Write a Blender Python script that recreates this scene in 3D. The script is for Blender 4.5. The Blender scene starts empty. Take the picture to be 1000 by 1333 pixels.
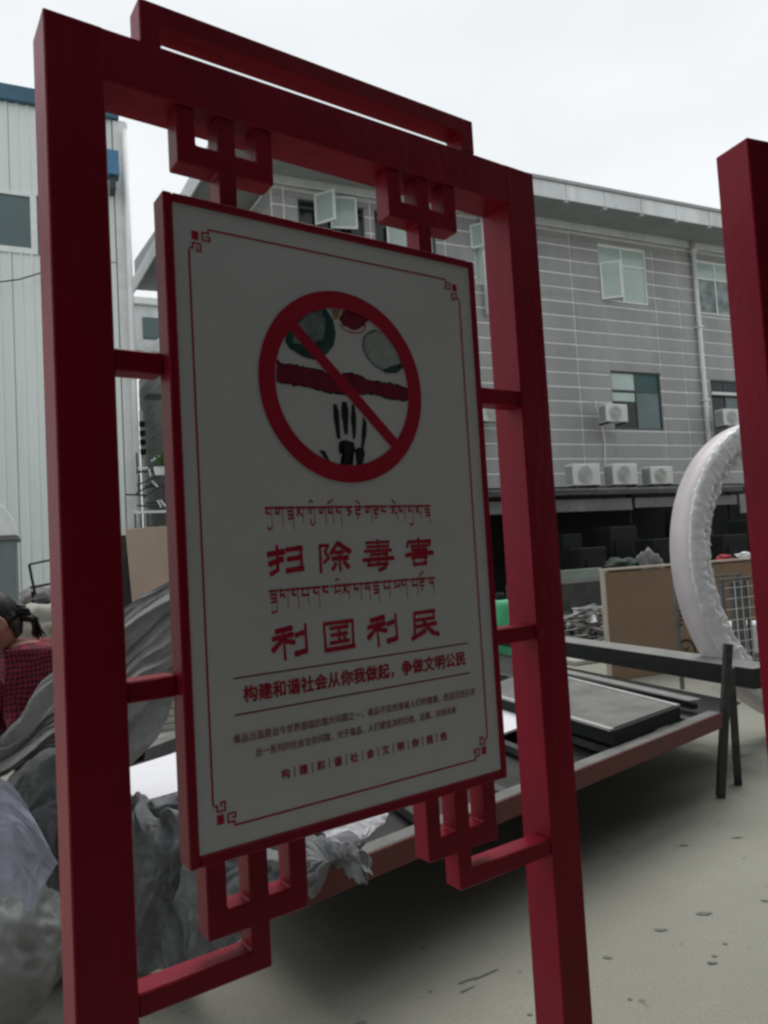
import bpy, bmesh, math, random
from mathutils import Vector, Matrix, noise
R = math.radians
scene = bpy.context.scene
COL = scene.collection

# ------------------------------------------------------------------ camera
F = 962.8; PITCH = 0.0571; ROLL = -0.05756
_r = Vector((1, 0, 0)); _u = Vector((0, -math.sin(PITCH), math.cos(PITCH))); FW = Vector((0, math.cos(PITCH), math.sin(PITCH)))
CR = _r*math.cos(ROLL) + _u*math.sin(ROLL); CU = _u*math.cos(ROLL) - _r*math.sin(ROLL)
CAM = Vector((0, 0, 1.5))
cd = bpy.data.cameras.new('camera'); cam = bpy.data.objects.new('camera', cd); COL.objects.link(cam)
m3 = Matrix((CR, CU, -FW)).transposed()
cam.matrix_world = Matrix.Translation(CAM) @ m3.to_4x4()
cd.sensor_fit = 'VERTICAL'; cd.sensor_height = 24; cd.lens = 24*F/1333
cd.clip_start = 0.05; cd.clip_end = 2000
scene.camera = cam

# ------------------------------------------------------------------ sky, sun, exposure
SUN_EL, SUN_AZ = 64, 12           # azimuth from +Y towards +X
w = bpy.data.worlds.new('World'); scene.world = w; w.use_nodes = True
nt = w.node_tree; nt.nodes.clear()
sky = nt.nodes.new('ShaderNodeTexSky'); sky.sky_type = 'NISHITA'; sky.sun_disc = False
sky.sun_elevation = R(SUN_EL); sky.sun_rotation = R(SUN_AZ)
sky.dust_density = 6; sky.air_density = 1.2; sky.ozone_density = 1
tc = nt.nodes.new('ShaderNodeTexCoord'); mp = nt.nodes.new('ShaderNodeMapping'); mp.inputs['Scale'].default_value = (1.0, 1.0, 2.6)
ns = nt.nodes.new('ShaderNodeTexNoise'); ns.inputs['Scale'].default_value = 1.6; ns.inputs['Detail'].default_value = 5; ns.inputs['Roughness'].default_value = .5
rp = nt.nodes.new('ShaderNodeValToRGB')
rp.color_ramp.elements[0].position = .32; rp.color_ramp.elements[0].color = (8.2, 8.7, 9.1, 1)
rp.color_ramp.elements[1].position = .68; rp.color_ramp.elements[1].color = (10.2, 10.5, 10.6, 1)
mx = nt.nodes.new('ShaderNodeMix'); mx.data_type = 'RGBA'; mx.inputs['Factor'].default_value = .9
bg = nt.nodes.new('ShaderNodeBackground'); bg.inputs['Strength'].default_value = .098
wo = nt.nodes.new('ShaderNodeOutputWorld')
nt.links.new(tc.outputs['Generated'], mp.inputs['Vector']); nt.links.new(mp.outputs[0], ns.inputs['Vector'])
nt.links.new(ns.outputs['Fac'], rp.inputs['Fac'])
nt.links.new(sky.outputs[0], mx.inputs[6]); nt.links.new(rp.outputs['Color'], mx.inputs[7])
nt.links.new(mx.outputs[2], bg.inputs['Color']); nt.links.new(bg.outputs[0], wo.inputs['Surface'])
sd = bpy.data.lights.new('sun', 'SUN'); sd.energy = 1.5; sd.angle = R(40); sd.color = (1, .97, .93)
so = bpy.data.objects.new('sun', sd); COL.objects.link(so)
sdir = Vector((math.sin(R(SUN_AZ))*math.cos(R(SUN_EL)), math.cos(R(SUN_AZ))*math.cos(R(SUN_EL)), math.sin(R(SUN_EL))))
so.rotation_euler = sdir.to_track_quat('Z', 'Y').to_euler()
scene.view_settings.view_transform = 'Standard'; scene.view_settings.look = 'None'
scene.view_settings.exposure = 0; scene.view_settings.gamma = 1
try: scene.view_settings.use_curve_mapping = False
except Exception: pass
scene.cycles.filter_width = 2.6
scene.cycles.max_bounces = 8

# ------------------------------------------------------------------ where a point of the photo lies at a known depth / height / wall
def ray(x, y): return CR*((x-500)/F) - CU*((y-666.5)/F) + FW
def P(x, y, Y):
    d = ray(x, y); return CAM + d*(Y/d.y)
def Pz(x, y, z):
    d = ray(x, y); return CAM + d*((z-1.5)/d.z)

# ------------------------------------------------------------------ materials
MATS = {}
def mat(name, col, rough=.6, metal=0, var=.15, scale=6, bump=0, bscale=40, spec=.5, dirt=None, dirt_amt=.3, stretch=(1, 1, 1), trans=0, alpha=1, coat=0, coord='Object', ior=1.45, sheen=0):
    if name in MATS: return MATS[name]
    m = bpy.data.materials.new(name); m.use_nodes = True; n = m.node_tree; L = n.links
    b = n.nodes['Principled BSDF']
    t = n.nodes.new('ShaderNodeTexCoord'); mpp = n.nodes.new('ShaderNodeMapping'); mpp.inputs['Scale'].default_value = stretch
    L.new(t.outputs[coord], mpp.inputs['Vector'])
    no = n.nodes.new('ShaderNodeTexNoise'); no.inputs['Scale'].default_value = scale; no.inputs['Detail'].default_value = 6; no.inputs['Roughness'].default_value = .6
    L.new(mpp.outputs[0], no.inputs['Vector'])
    r = n.nodes.new('ShaderNodeValToRGB'); c = col
    r.color_ramp.elements[0].position = .3; r.color_ramp.elements[0].color = (c[0]*(1-var), c[1]*(1-var), c[2]*(1-var), 1)
    r.color_ramp.elements[1].position = .7; r.color_ramp.elements[1].color = (min(1, c[0]*(1+var)), min(1, c[1]*(1+var)), min(1, c[2]*(1+var)), 1)
    L.new(no.outputs['Fac'], r.inputs['Fac']); out = r.outputs['Color']
    if dirt:
        n2 = n.nodes.new('ShaderNodeTexNoise'); n2.inputs['Scale'].default_value = scale*.35; n2.inputs['Detail'].default_value = 8; n2.inputs['Roughness'].default_value = .7
        L.new(mpp.outputs[0], n2.inputs['Vector'])
        r2 = n.nodes.new('ShaderNodeValToRGB'); r2.color_ramp.elements[0].position = .48; r2.color_ramp.elements[1].position = .72
        r2.color_ramp.elements[0].color = (0, 0, 0, 1); r2.color_ramp.elements[1].color = (dirt_amt,)*3+(1,)
        L.new(n2.outputs['Fac'], r2.inputs['Fac'])
        mm = n.nodes.new('ShaderNodeMix'); mm.data_type = 'RGBA'; L.new(r2.outputs['Color'], mm.inputs['Factor'])
        L.new(out, mm.inputs[6]); mm.inputs[7].default_value = (*dirt, 1); out = mm.outputs[2]
    L.new(out, b.inputs['Base Color'])
    b.inputs['Metallic'].default_value = metal; b.inputs['Specular IOR Level'].default_value = spec; b.inputs['IOR'].default_value = ior
    mr = n.nodes.new('ShaderNodeMapRange'); mr.inputs['To Min'].default_value = max(0, rough-.08); mr.inputs['To Max'].default_value = min(1, rough+.1)
    L.new(no.outputs['Fac'], mr.inputs['Value']); L.new(mr.outputs[0], b.inputs['Roughness'])
    if bump:
        n3 = n.nodes.new('ShaderNodeTexNoise'); n3.inputs['Scale'].default_value = bscale; n3.inputs['Detail'].default_value = 5
        L.new(mpp.outputs[0], n3.inputs['Vector'])
        bp = n.nodes.new('ShaderNodeBump'); bp.inputs['Strength'].default_value = bump; bp.inputs['Distance'].default_value = .01
        L.new(n3.outputs['Fac'], bp.inputs['Height']); L.new(bp.outputs[0], b.inputs['Normal'])
    if trans: b.inputs['Transmission Weight'].default_value = trans
    if alpha < 1: b.inputs['Alpha'].default_value = alpha
    if coat: b.inputs['Coat Weight'].default_value = coat
    if sheen: b.inputs['Sheen Weight'].default_value = sheen
    MATS[name] = m; return m

M_red = mat('red_paint', (.295, .0055, .027), .38, var=.16, scale=7, bump=.12, bscale=60, spec=.26, dirt=(.20, .03, .04), dirt_amt=.5, stretch=(1, 1, .45))
M_board = mat('board_white', (.735, .75, .765), .34, var=.035, scale=5, spec=.5, bump=.02, bscale=4, dirt=(.60, .61, .62), dirt_amt=.3)
M_print = mat('print_red', (.46, .008, .04), .45, var=.08, scale=30)
M_faint = mat('print_faint', (.40, .16, .19), .45, var=.1, scale=30)
M_printdk = mat('print_darkred', (.20, .012, .035), .45, var=.3, scale=60)
M_black = mat('print_black', (.015, .018, .018), .45, var=.3, scale=60)
M_teal = mat('print_teal', (.025, .085, .08), .45, var=.45, scale=45)
M_tealhi = mat('print_grey', (.20, .26, .26), .45, var=.35, scale=45)
M_plate = mat('print_pale', (.42, .47, .45), .45, var=.15, scale=45)
M_tan = mat('print_tan', (.42, .22, .12), .45, var=.2, scale=45)
M_conc = None
M_tile = mat('wall_tile', (.345, .345, .34), .6, var=.12, scale=1.2, bump=.15, bscale=18, dirt=(.26, .26, .25), dirt_amt=.6, stretch=(1, 1, .22))
M_tile2 = mat('wall_tile_dark', (.32, .32, .315), .6, var=.14, scale=1.2, bump=.15, bscale=18, dirt=(.24, .24, .23), dirt_amt=.6, stretch=(1, 1, .22))
M_grout = mat('wall_grout', (.78, .78, .77), .8, var=.1, scale=3)
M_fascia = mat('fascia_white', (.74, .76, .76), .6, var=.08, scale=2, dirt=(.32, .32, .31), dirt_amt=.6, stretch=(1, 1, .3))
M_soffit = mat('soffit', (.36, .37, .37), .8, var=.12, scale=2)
M_frame = mat('window_alu', (.78, .81, .79), .45, var=.06, scale=5)
M_framedk = mat('window_dark', (.05, .07, .07), .45, var=.1, scale=5)
M_mint = mat('glass_mint', (.42, .52, .48), .12, var=.12, scale=1.2, coat=.3)
M_teal_g = mat('glass_teal', (.07, .115, .12), .08, var=.2, scale=1.5, coat=.5)
M_dark_g = mat('glass_black', (.012, .016, .016), .1, var=.3, scale=1.5)
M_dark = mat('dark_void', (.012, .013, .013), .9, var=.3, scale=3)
M_ac = mat('ac_casing', (.66, .67, .64), .5, var=.05, scale=4, dirt=(.35, .34, .31), dirt_amt=.5)
M_acg = mat('ac_grille', (.58, .58, .56), .55, var=.1, scale=8)
M_pipe = mat('pipe_white', (.74, .75, .74), .45, var=.06, scale=3, dirt=(.35, .35, .33), dirt_amt=.4)
M_clad = mat('cladding', (.76, .81, .78), .5, var=.05, scale=.9, dirt=(.36, .37, .34), dirt_amt=.55, stretch=(1.5, 1.5, .16))
M_blue = mat('trim_blue', (.045, .12, .18), .5, var=.15, scale=3)
M_blue2 = mat('box_blue', (.07, .20, .36), .5, var=.1, scale=3)
M_steel = mat('steel_dark', (.055, .058, .058), .5, metal=.3, var=.25, scale=14, bump=.1, dirt=(.14, .13, .12), dirt_amt=.6)
M_steelg = mat('steel_grey', (.155, .155, .15), .5, metal=.35, var=.2, scale=9, dirt=(.30, .29, .27), dirt_amt=.5)
M_frame2 = mat('steel_painted_lit', (.27, .27, .26), .45, metal=.3, var=.15, scale=7)  # pale tone stands for light on upward faces
M_primer = mat('red_primer', (.145, .034, .03), .6, var=.2, scale=10, dirt=(.10, .05, .045), dirt_amt=.6)
M_board2 = mat('carton_brown', (.27, .18, .115), .8, var=.08, scale=3, dirt=(.20, .13, .08), dirt_amt=.5)
M_board3 = mat('plywood', (.42, .32, .25), .75, var=.08, scale=3, stretch=(1, 1, .3))
M_edge = mat('carton_edge', (.50, .44, .36), .8, var=.08, scale=10)
M_felt = mat('grey_felt', (.37, .385, .40), .95, var=.2, scale=55, bump=.5, bscale=220, sheen=.3)
M_feltl = mat('grey_felt_light', (.44, .45, .45), .95, var=.12, scale=55, bump=.4, bscale=220, sheen=.3)
M_paper = mat('white_sheet', (.80, .80, .84), .5, var=.02, scale=5)
M_lav = mat('plastic_lavender', (.50, .52, .62), .32, var=.12, scale=14, bump=.25, bscale=60, alpha=.9, coat=.2)
M_bag = mat('plastic_grey', (.27, .285, .28), .35, var=.2, scale=8, bump=.2, bscale=20, alpha=.88, coat=.2)
M_wrap = mat('bubble_wrap', (.84, .84, .86), .25, var=.12, scale=10, bump=.7, bscale=35, spec=.7, coat=.4, alpha=.88)
M_ring = mat('ring_band', (.68, .63, .64), .45, var=.08, scale=5, bump=.2, bscale=8)
M_green = mat('green_plastic', (.09, .46, .24), .4, var=.08, scale=8)
M_leaf = mat('leaf_green', (.05, .14, .03), .6, var=.4, scale=20)
M_skin = mat('skin', (.42, .23, .17), .55, var=.08, scale=18)
M_hair = mat('hair', (.016, .013, .012), .42, var=.4, scale=60, stretch=(1, 1, .2))
M_trouser = mat('trouser', (.02, .022, .03), .85, var=.2, scale=30)
M_greenwall = mat('greenish_panel', (.24, .27, .24), .7, var=.15, scale=3)
M_alu = mat('scrap_metal', (.55, .55, .54), .35, metal=.3, var=.6, scale=6)
M_wood = mat('bare_concrete_pale', (.40, .39, .35), .85, var=.1, scale=6)
M_blocker = mat('shade_blocker_dark', (.065, .064, .062), .8, var=.2, scale=2)  # for the unseen blockers added behind the viewer

def plaid():
    m = bpy.data.materials.new('plaid_shirt'); m.use_nodes = True; n = m.node_tree; L = n.links; b = n.nodes['Principled BSDF']
    t = n.nodes.new('ShaderNodeTexCoord')
    wn = n.nodes.new('ShaderNodeTexNoise'); wn.inputs['Scale'].default_value = 7; L.new(t.outputs['Object'], wn.inputs['Vector'])
    wa = n.nodes.new('ShaderNodeVectorMath'); wa.operation = 'MULTIPLY_ADD'; L.new(wn.outputs['Color'], wa.inputs[0]); wa.inputs[1].default_value = (.05, .05, .05); L.new(t.outputs['Object'], wa.inputs[2])
    bn = n.nodes.new('ShaderNodeBump'); bn.inputs['Strength'].default_value = .9; bn.inputs['Distance'].default_value = .05; L.new(wn.outputs['Fac'], bn.inputs['Height']); L.new(bn.outputs[0], b.inputs['Normal'])
    s = n.nodes.new('ShaderNodeSeparateXYZ'); L.new(wa.outputs[0], s.inputs[0])
    prev = None
    for ax in ('X', 'Z'):
        f = n.nodes.new('ShaderNodeMath'); f.operation = 'MULTIPLY'; f.inputs[1].default_value = 52; 
        if ax == 'X':
            ad = n.nodes.new('ShaderNodeMath'); ad.operation = 'ADD'; L.new(s.outputs['X'], ad.inputs[0]); L.new(s.outputs['Y'], ad.inputs[1]); L.new(ad.outputs[0], f.inputs[0])
        else: L.new(s.outputs['Z'], f.inputs[0])
        fr = n.nodes.new('ShaderNodeMath'); fr.operation = 'FRACT'; L.new(f.outputs[0], fr.inputs[0])
        g = n.nodes.new('ShaderNodeMath'); g.operation = 'GREATER_THAN'; g.inputs[1].default_value = .5; L.new(fr.outputs[0], g.inputs[0])
        if prev is None: prev = g
        else:
            a = n.nodes.new('ShaderNodeMath'); a.operation = 'ADD'; L.new(prev.outputs[0], a.inputs[0]); L.new(g.outputs[0], a.inputs[1])
            h = n.nodes.new('ShaderNodeMath'); h.operation = 'MULTIPLY'; h.inputs[1].default_value = .5; L.new(a.outputs[0], h.inputs[0]); prev = h
    r = n.nodes.new('ShaderNodeValToRGB'); r.color_ramp.elements[0].color = (.012, .003, .006, 1); r.color_ramp.elements[1].color = (.24, .012, .04, 1)
    L.new(prev.outputs[0], r.inputs['Fac']); L.new(r.outputs['Color'], b.inputs['Base Color']); b.inputs['Roughness'].default_value = .9
    return m
M_plaid = plaid()

def concrete():
    m = bpy.data.materials.new('concrete_ground'); m.use_nodes = True; n = m.node_tree; L = n.links; b = n.nodes['Principled BSDF']
    t = n.nodes.new('ShaderNodeTexCoord')
    def noi(sc, det=6, ro=.6):
        x = n.nodes.new('ShaderNodeTexNoise'); x.inputs['Scale'].default_value = sc; x.inputs['Detail'].default_value = det; x.inputs['Roughness'].default_value = ro
        L.new(t.outputs['Object'], x.inputs['Vector']); return x
    def ramp(src, p0, c0, p1, c1):
        r = n.nodes.new('ShaderNodeValToRGB'); r.color_ramp.elements[0].position = p0; r.color_ramp.elements[1].position = p1
        r.color_ramp.elements[0].color = (*c0, 1); r.color_ramp.elements[1].color = (*c1, 1); L.new(src, r.inputs['Fac']); return r
    def mix(fac, a, bcol):
        x = n.nodes.new('ShaderNodeMix'); x.data_type = 'RGBA'; L.new(fac, x.inputs['Factor']); L.new(a, x.inputs[6]); x.inputs[7].default_value = (*bcol, 1); return x.outputs[2]
    base = ramp(noi(.9).outputs['Fac'], .3, (.27, .27, .23), .7, (.335, .335, .285)).outputs['Color']
    spots = ramp(noi(7.5, 3, .5).outputs['Fac'], .685, (0, 0, 0), .74, (.75, .75, .75)).outputs['Color']
    base = mix(spots, base, (.10, .10, .09))
    st = ramp(noi(2.2, 8, .75).outputs['Fac'], .55, (0, 0, 0), .8, (.6, .6, .6)).outputs['Color']
    base = mix(st, base, (.38, .375, .33))
    s3 = ramp(noi(.45, 9, .7).outputs['Fac'], .5, (0, 0, 0), .72, (.65, .65, .65)).outputs['Color']
    base = mix(s3, base, (.19, .19, .175))
    wv = n.nodes.new('ShaderNodeTexVoronoi'); wv.feature = 'DISTANCE_TO_EDGE'; wv.inputs['Scale'].default_value = .55
    ds = n.nodes.new('ShaderNodeMixRGB'); ds.blend_type = 'ADD'; ds.inputs[0].default_value = .5
    L.new(t.outputs['Object'], ds.inputs[1]); L.new(noi(2.5).outputs['Color'], ds.inputs[2]); L.new(ds.outputs[0], wv.inputs['Vector'])
    cr = ramp(wv.outputs['Distance'], .0, (.0, .0, .0), .008, (0, 0, 0)).outputs['Color']
    base = mix(cr, base, (.12, .12, .11))
    fine = ramp(noi(120, 4).outputs['Fac'], .3, (.78, .78, .78), .7, (1.14, 1.14, 1.14)).outputs['Color']
    mu = n.nodes.new('ShaderNodeMix'); mu.data_type = 'RGBA'; mu.blend_type = 'MULTIPLY'; mu.inputs['Factor'].default_value = 1
    L.new(base, mu.inputs[6]); L.new(fine, mu.inputs[7]); L.new(mu.outputs[2], b.inputs['Base Color'])
    b.inputs['Roughness'].default_value = .75; b.inputs['Specular IOR Level'].default_value = .3
    bp = n.nodes.new('ShaderNodeBump'); bp.inputs['Strength'].default_value = .25; bp.inputs['Distance'].default_value = .01
    L.new(noi(60).outputs['Fac'], bp.inputs['Height']); L.new(bp.outputs[0], b.inputs['Normal'])
    return m
M_conc = concrete()

# ------------------------------------------------------------------ builders
def tag(o, label=None, cat=None, group=None, kind=None):
    if label: o['label'] = label
    if cat: o['category'] = cat
    if group: o['group'] = group
    if kind: o['kind'] = kind
    return o
def thing(name, label, cat, loc=(0, 0, 0), rotz=0, group=None, parent=None):
    o = bpy.data.objects.new(name, None); COL.objects.link(o); o.location = loc; o.rotation_euler = (0, 0, rotz); o.empty_display_size = .1
    return tag(o, label, cat, group)
class MB:
    def __init__(s): s.bm = bmesh.new()
    def box(s, x0, x1, y0, y1, z0, z1, mx=None, bev=0, seg=1):
        t = bmesh.new(); bmesh.ops.create_cube(t, size=1)
        for v in t.verts: v.co = Vector(((x0+x1)/2+v.co.x*abs(x1-x0), (y0+y1)/2+v.co.y*abs(y1-y0), (z0+z1)/2+v.co.z*abs(z1-z0)))
        if bev: bmesh.ops.bevel(t, geom=t.edges[:], offset=bev, segments=seg, affect='EDGES', profile=.5)
        s.add(t, mx); return s
    def add(s, t, mx=None):
        if mx is not None: t.transform(mx)
        me = bpy.data.meshes.new('tmp'); t.to_mesh(me); t.free(); s.bm.from_mesh(me); bpy.data.meshes.remove(me)
    def bar(s, a, b, wd, ht=None, bev=0, up=Vector((0, 0, 1))):
        a = Vector(a); b = Vector(b); ht = ht or wd; d = b-a; L = d.length; d.normalize()
        x = d.cross(up)
        if x.length < 1e-4: x = d.cross(Vector((0, 1, 0)))
        x.normalize(); z = x.cross(d).normalized()
        mx = Matrix((x, d, z)).transposed().to_4x4(); mx.translation = a
        return s.box(-wd/2, wd/2, 0, L, -ht/2, ht/2, mx, bev)
    def tube(s, pts, r, n=10, cap=True, radii=None):
        pts = [Vector(p) for p in pts]; rings = []
        for i, p in enumerate(pts):
            d = (pts[min(i+1, len(pts)-1)]-pts[max(i-1, 0)]).normalized()
            x = d.cross(Vector((0, 0, 1)))
            if x.length < .05: x = d.cross(Vector((0, 1, 0)))
            x.normalize(); y = d.cross(x); rr = radii[i] if radii else r
            rings.append([s.bm.verts.new(p+(x*math.cos(a)+y*math.sin(a))*rr) for a in [2*math.pi*k/n for k in range(n)]])
        for a, b in zip(rings, rings[1:]):
            for k in range(n): s.bm.faces.new((a[k], a[(k+1) % n], b[(k+1) % n], b[k]))
        if cap: s.bm.faces.new(rings[0][::-1]); s.bm.faces.new(rings[-1])
        return s
    def prism(s, pts, y0, y1, bev=0, mx=None):       # pts in (x,z), extruded along y
        t = bmesh.new(); vs = [t.verts.new((p[0], y0, p[1])) for p in pts]; f = t.faces.new(vs)
        r = bmesh.ops.extrude_face_region(t, geom=[f]); 
        bmesh.ops.translate(t, vec=(0, y1-y0, 0), verts=[e for e in r['geom'] if isinstance(e, bmesh.types.BMVert)])
        bmesh.ops.recalc_face_normals(t, faces=t.faces[:])
        if bev: bmesh.ops.bevel(t, geom=t.edges[:], offset=bev, segments=1, affect='EDGES')
        s.add(t, mx); return s
    def build(s, name, m, parent=None, smooth=False, **tg):
        bmesh.ops.recalc_face_normals(s.bm, faces=s.bm.faces[:])
        me = bpy.data.meshes.new(name); s.bm.to_mesh(me); s.bm.free()
        me.materials.append(m)
        if smooth:
            for p in me.polygons: p.use_smooth = True
        o = bpy.data.objects.new(name, me); COL.objects.link(o); o.parent = parent
        tag(o, **tg); return o
def rebase(o):
    """put the origin of a single-mesh thing at its base"""
    vs = [v.co for v in o.data.vertices]
    c = Vector(((min(v.x for v in vs)+max(v.x for v in vs))/2, (min(v.y for v in vs)+max(v.y for v in vs))/2, min(v.z for v in vs)))
    for v in o.data.vertices: v.co -= c
    o.location = c; return o
def share(o, parent=None, loc=None):
    c = o.copy(); COL.objects.link(c); c.parent = parent
    if loc is not None: c.location = loc
    return c
def copy_tree(o, parent=None):
    kids = [k for k in list(COL.objects) if k.parent == o]
    c = o.copy(); COL.objects.link(c); c.parent = parent
    for k in kids: copy_tree(k, c)
    return c
def poly_mesh(name, polys, y, m, parent, flat=False):
    """flat vinyl print: closed polygons in the (x,z) plane of the board, facing -y"""
    b = MB()
    for i_, p in enumerate(polys):
        vs = [b.bm.verts.new((q[0], y-(0 if flat else .00006*(i_ % 8)), q[1])) for q in p]
        try: b.bm.faces.new(vs)
        except ValueError: pass
    bm = b.bm; bmesh.ops.triangulate(bm, faces=bm.faces[:])
    for f in bm.faces:
        f.normal_update()
        if f.normal.y > 0: f.normal_flip()
    me = bpy.data.meshes.new(name); bm.to_mesh(me); bm.free(); me.materials.append(m)
    o = bpy.data.objects.new(name, me); COL.objects.link(o); o.parent = parent; return o

# ------------------------------------------------------------------ ground and the added, unseen shade wall and canopy behind the viewer
b = MB(); b.box(-150, 150, -60, 260, -.3, 0); b.build('ground', M_conc, kind='structure')
def ground_marks():
    bm = bmesh.new(); rg = random.Random(2)
    def blob(x, y, wx, wy, ang=0):
        c = Pz(x, y, .003); e = Pz(x+wx/2, y, .003); r1 = (e-c).length; r2 = r1*wy
        vs = []
        for k in range(11):
            a = 2*math.pi*k/11; q = 1+rg.uniform(-.35, .35); px_, py_ = math.cos(a)*r1*q, math.sin(a)*r2*q
            vs.append(bm.verts.new((c.x+px_*math.cos(ang)-py_*math.sin(ang), c.y+px_*math.sin(ang)+py_*math.cos(ang), .003)))
        bm.faces.new(vs)
    for x, y, wx, wy in ((860, 1210, 15, .55), (919, 1189, 22, .4), (791, 1246, 13, .6), (927, 1253, 11, .6), (930, 1244, 7, .6), (944, 1228, 6, .8), (996, 1172, 10, .6), (470, 1332, 16, .6), (820, 1300, 6, .7), (690, 1320, 8, .6), (560, 1290, 5, .8), (890, 1100, 12, .4), (960, 1090, 16, .3), (850, 1062, 12, .3)): blob(x, y, wx, wy)
    for pts in ([(598, 1280), (612, 1274), (626, 1271), (648, 1261)], [(600, 1291), (610, 1287), (618, 1283)], [(700, 1325), (722, 1316), (735, 1318)], [(905, 980), (940, 985), (985, 983)], [(880, 966), (930, 972), (1000, 969)]):
        for a, c in zip(pts, pts[1:]):
            a, c = Pz(*a, .003), Pz(*c, .003); d = (c-a); n_ = Vector((-d.y, d.x, 0)).normalized()*.0055
            bm.faces.new([bm.verts.new(p) for p in (a-n_*rg.uniform(.4, 1.4), c-n_*rg.uniform(.3, 1), c+n_*rg.uniform(.3, 1), a+n_*rg.uniform(.4, 1.4))])
    me = bpy.data.meshes.new('ground_marks'); bm.to_mesh(me); bm.free(); me.materials.append(mat('mark_dark', (.17, .17, .155), .9, var=.3, scale=40))
    o = bpy.data.objects.new('ground_marks', me); COL.objects.link(o); o['kind'] = 'structure'
ground_marks()
sn = Vector((.50, -.866, 0)); sx = Vector((.866, .50, 0))     # the added shade wall runs along sx
mx = Matrix((sx, -sn, Vector((0, 0, 1)))).transposed().to_4x4(); mx.translation = sn*2.3
b = MB(); b.box(-9, 16, -.3, 0, 0, 8, mx); b.build('unseen_shade_wall', M_blocker, kind='structure')  # unseen stand-in, added to keep skylight off the sign front
b = MB(); b.box(-8, 16, 0, 2.45, 4.3, 4.45, mx); b.build('unseen_shade_canopy', M_blocker, kind='structure')  # unseen roof, added and sized to darken the sign front

# ------------------------------------------------------------------ the red sign
SW = .954; PW = .08; SH = 2.283
BV = .0022
def strokes(chars, x0, ztop, wch, hch, adv, rot=0, wscale=1, zfun=None):
    polys = []
    for i, ch in enumerate(chars):
        for pts, wd in GLY[ch]:
            pts = [(x0+i*adv+p[0]/100*wch, ztop-hch+p[1]/100*hch) for p in pts]
            polys += stroke_polys(pts, wd/100*hch*wscale)
    return polys
def stroke_polys(pts, wd):
    out = []
    for a, c in zip(pts, pts[1:]):
        dx, dz = c[0]-a[0], c[1]-a[1]; l = math.hypot(dx, dz)
        if l < 1e-6: continue
        dx /= l; dz /= l
        hz = abs(dx)             # clerical script: flats thick, uprights thinner
        h = wd/2*(.72+.40*hz); e = h*.75
        nx, nz = -dz*h, dx*h
        out.append([(a[0]-dx*e*.6+nx*.8, a[1]-dz*e*.6+nz*.8), (a[0]-dx*e*.6-nx*.8, a[1]-dz*e*.6-nz*.8), (a[0]-nx*.95, a[1]-nz*.95), ((a[0]+c[0])/2-nx*.9, (a[1]+c[1])/2-nz*.9), (c[0]-nx*1.08, c[1]-nz*1.08),
                    (c[0]+dx*e-nx*.75, c[1]+dz*e-nz*.75), (c[0]+dx*e+nx*.75, c[1]+dz*e+nz*.75), (c[0]+nx*1.08, c[1]+nz*1.08), ((a[0]+c[0])/2+nx*.9, (a[1]+c[1])/2+nz*.9), (a[0]+nx*.95, a[1]+nz*.95)])
    return out
GLY = {
'扫': [([(2, 70), (44, 76)], 15), ([(27, 98), (27, 18), (8, 6)], 12), ([(4, 38), (40, 52)], 14), ([(54, 82), (96, 86)], 13), ([(95, 88), (95, 12)], 13), ([(56, 50), (94, 55)], 13), ([(52, 13), (97, 18)], 14)],
'除': [([(9, 92), (9, 0)], 12), ([(9, 90), (34, 90), (24, 68), (35, 48), (20, 34)], 9), ([(64, 98), (42, 62)], 12), ([(64, 96), (100, 66)], 15), ([(54, 64), (78, 65)], 10), ([(46, 44), (92, 45)], 13), ([(68, 64), (68, 2)], 11), ([(56, 28), (46, 8)], 12), ([(82, 30), (94, 12)], 14)],
'毒': [([(12, 93), (88, 93)], 8), ([(14, 78), (86, 78)], 8), ([(6, 63), (94, 63)], 9), ([(50, 103), (50, 62)], 10), ([(26, 50), (80, 50)], 8), ([(28, 52), (16, 12)], 9), ([(14, 13), (80, 15)], 9), ([(80, 51), (72, 2), (52, -6)], 10), ([(0, 32), (100, 34)], 11), ([(49, 44), (50, 40)], 8), ([(47, 26), (50, 20)], 8)],
'害': [([(50, 103), (50, 90)], 12), ([(8, 70), (12, 89), (92, 89), (86, 72)], 10), ([(22, 73), (78, 73)], 9), ([(24, 59), (76, 59)], 9), ([(2, 40), (50, 46), (98, 45)], 12), ([(50, 86), (50, 44)], 10), ([(24, 31), (76, 31)], 10), ([(28, 32), (30, 6)], 11), ([(72, 32), (70, 6)], 11), ([(28, 5), (73, 7)], 10)],
'利': [([(10, 85), (52, 92)], 14), ([(0, 62), (54, 70)], 13), ([(30, 88), (32, -8)], 10), ([(28, 58), (0, 26)], 14), ([(34, 52), (58, 44)], 13), ([(64, 66), (84, 72)], 12), ([(67, 72), (67, 60)], 9), ([(93, 100), (94, 14)], 11), ([(94, 12), (64, 6)], 15)],
'国': [([(6, 92), (94, 93)], 10), ([(6, 93), (8, 2)], 11), ([(94, 93), (93, 4)], 11), ([(6, 3), (95, 6)], 12), ([(24, 74), (77, 76)], 10), ([(26, 51), (74, 53)], 10), ([(22, 25), (79, 28)], 10), ([(50, 74), (50, 28)], 11), ([(64, 43), (69, 37)], 8)],
'民': [([(16, 93), (88, 94)], 11), ([(16, 94), (14, 4)], 12), ([(87, 94), (84, 66)], 11), ([(15, 67), (86, 69)], 10), ([(4, 2), (50, 24)], 14), ([(16, 43), (92, 48)], 11), ([(46, 67), (58, 40), (80, 14), (98, 8)], 14)],
}
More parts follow.
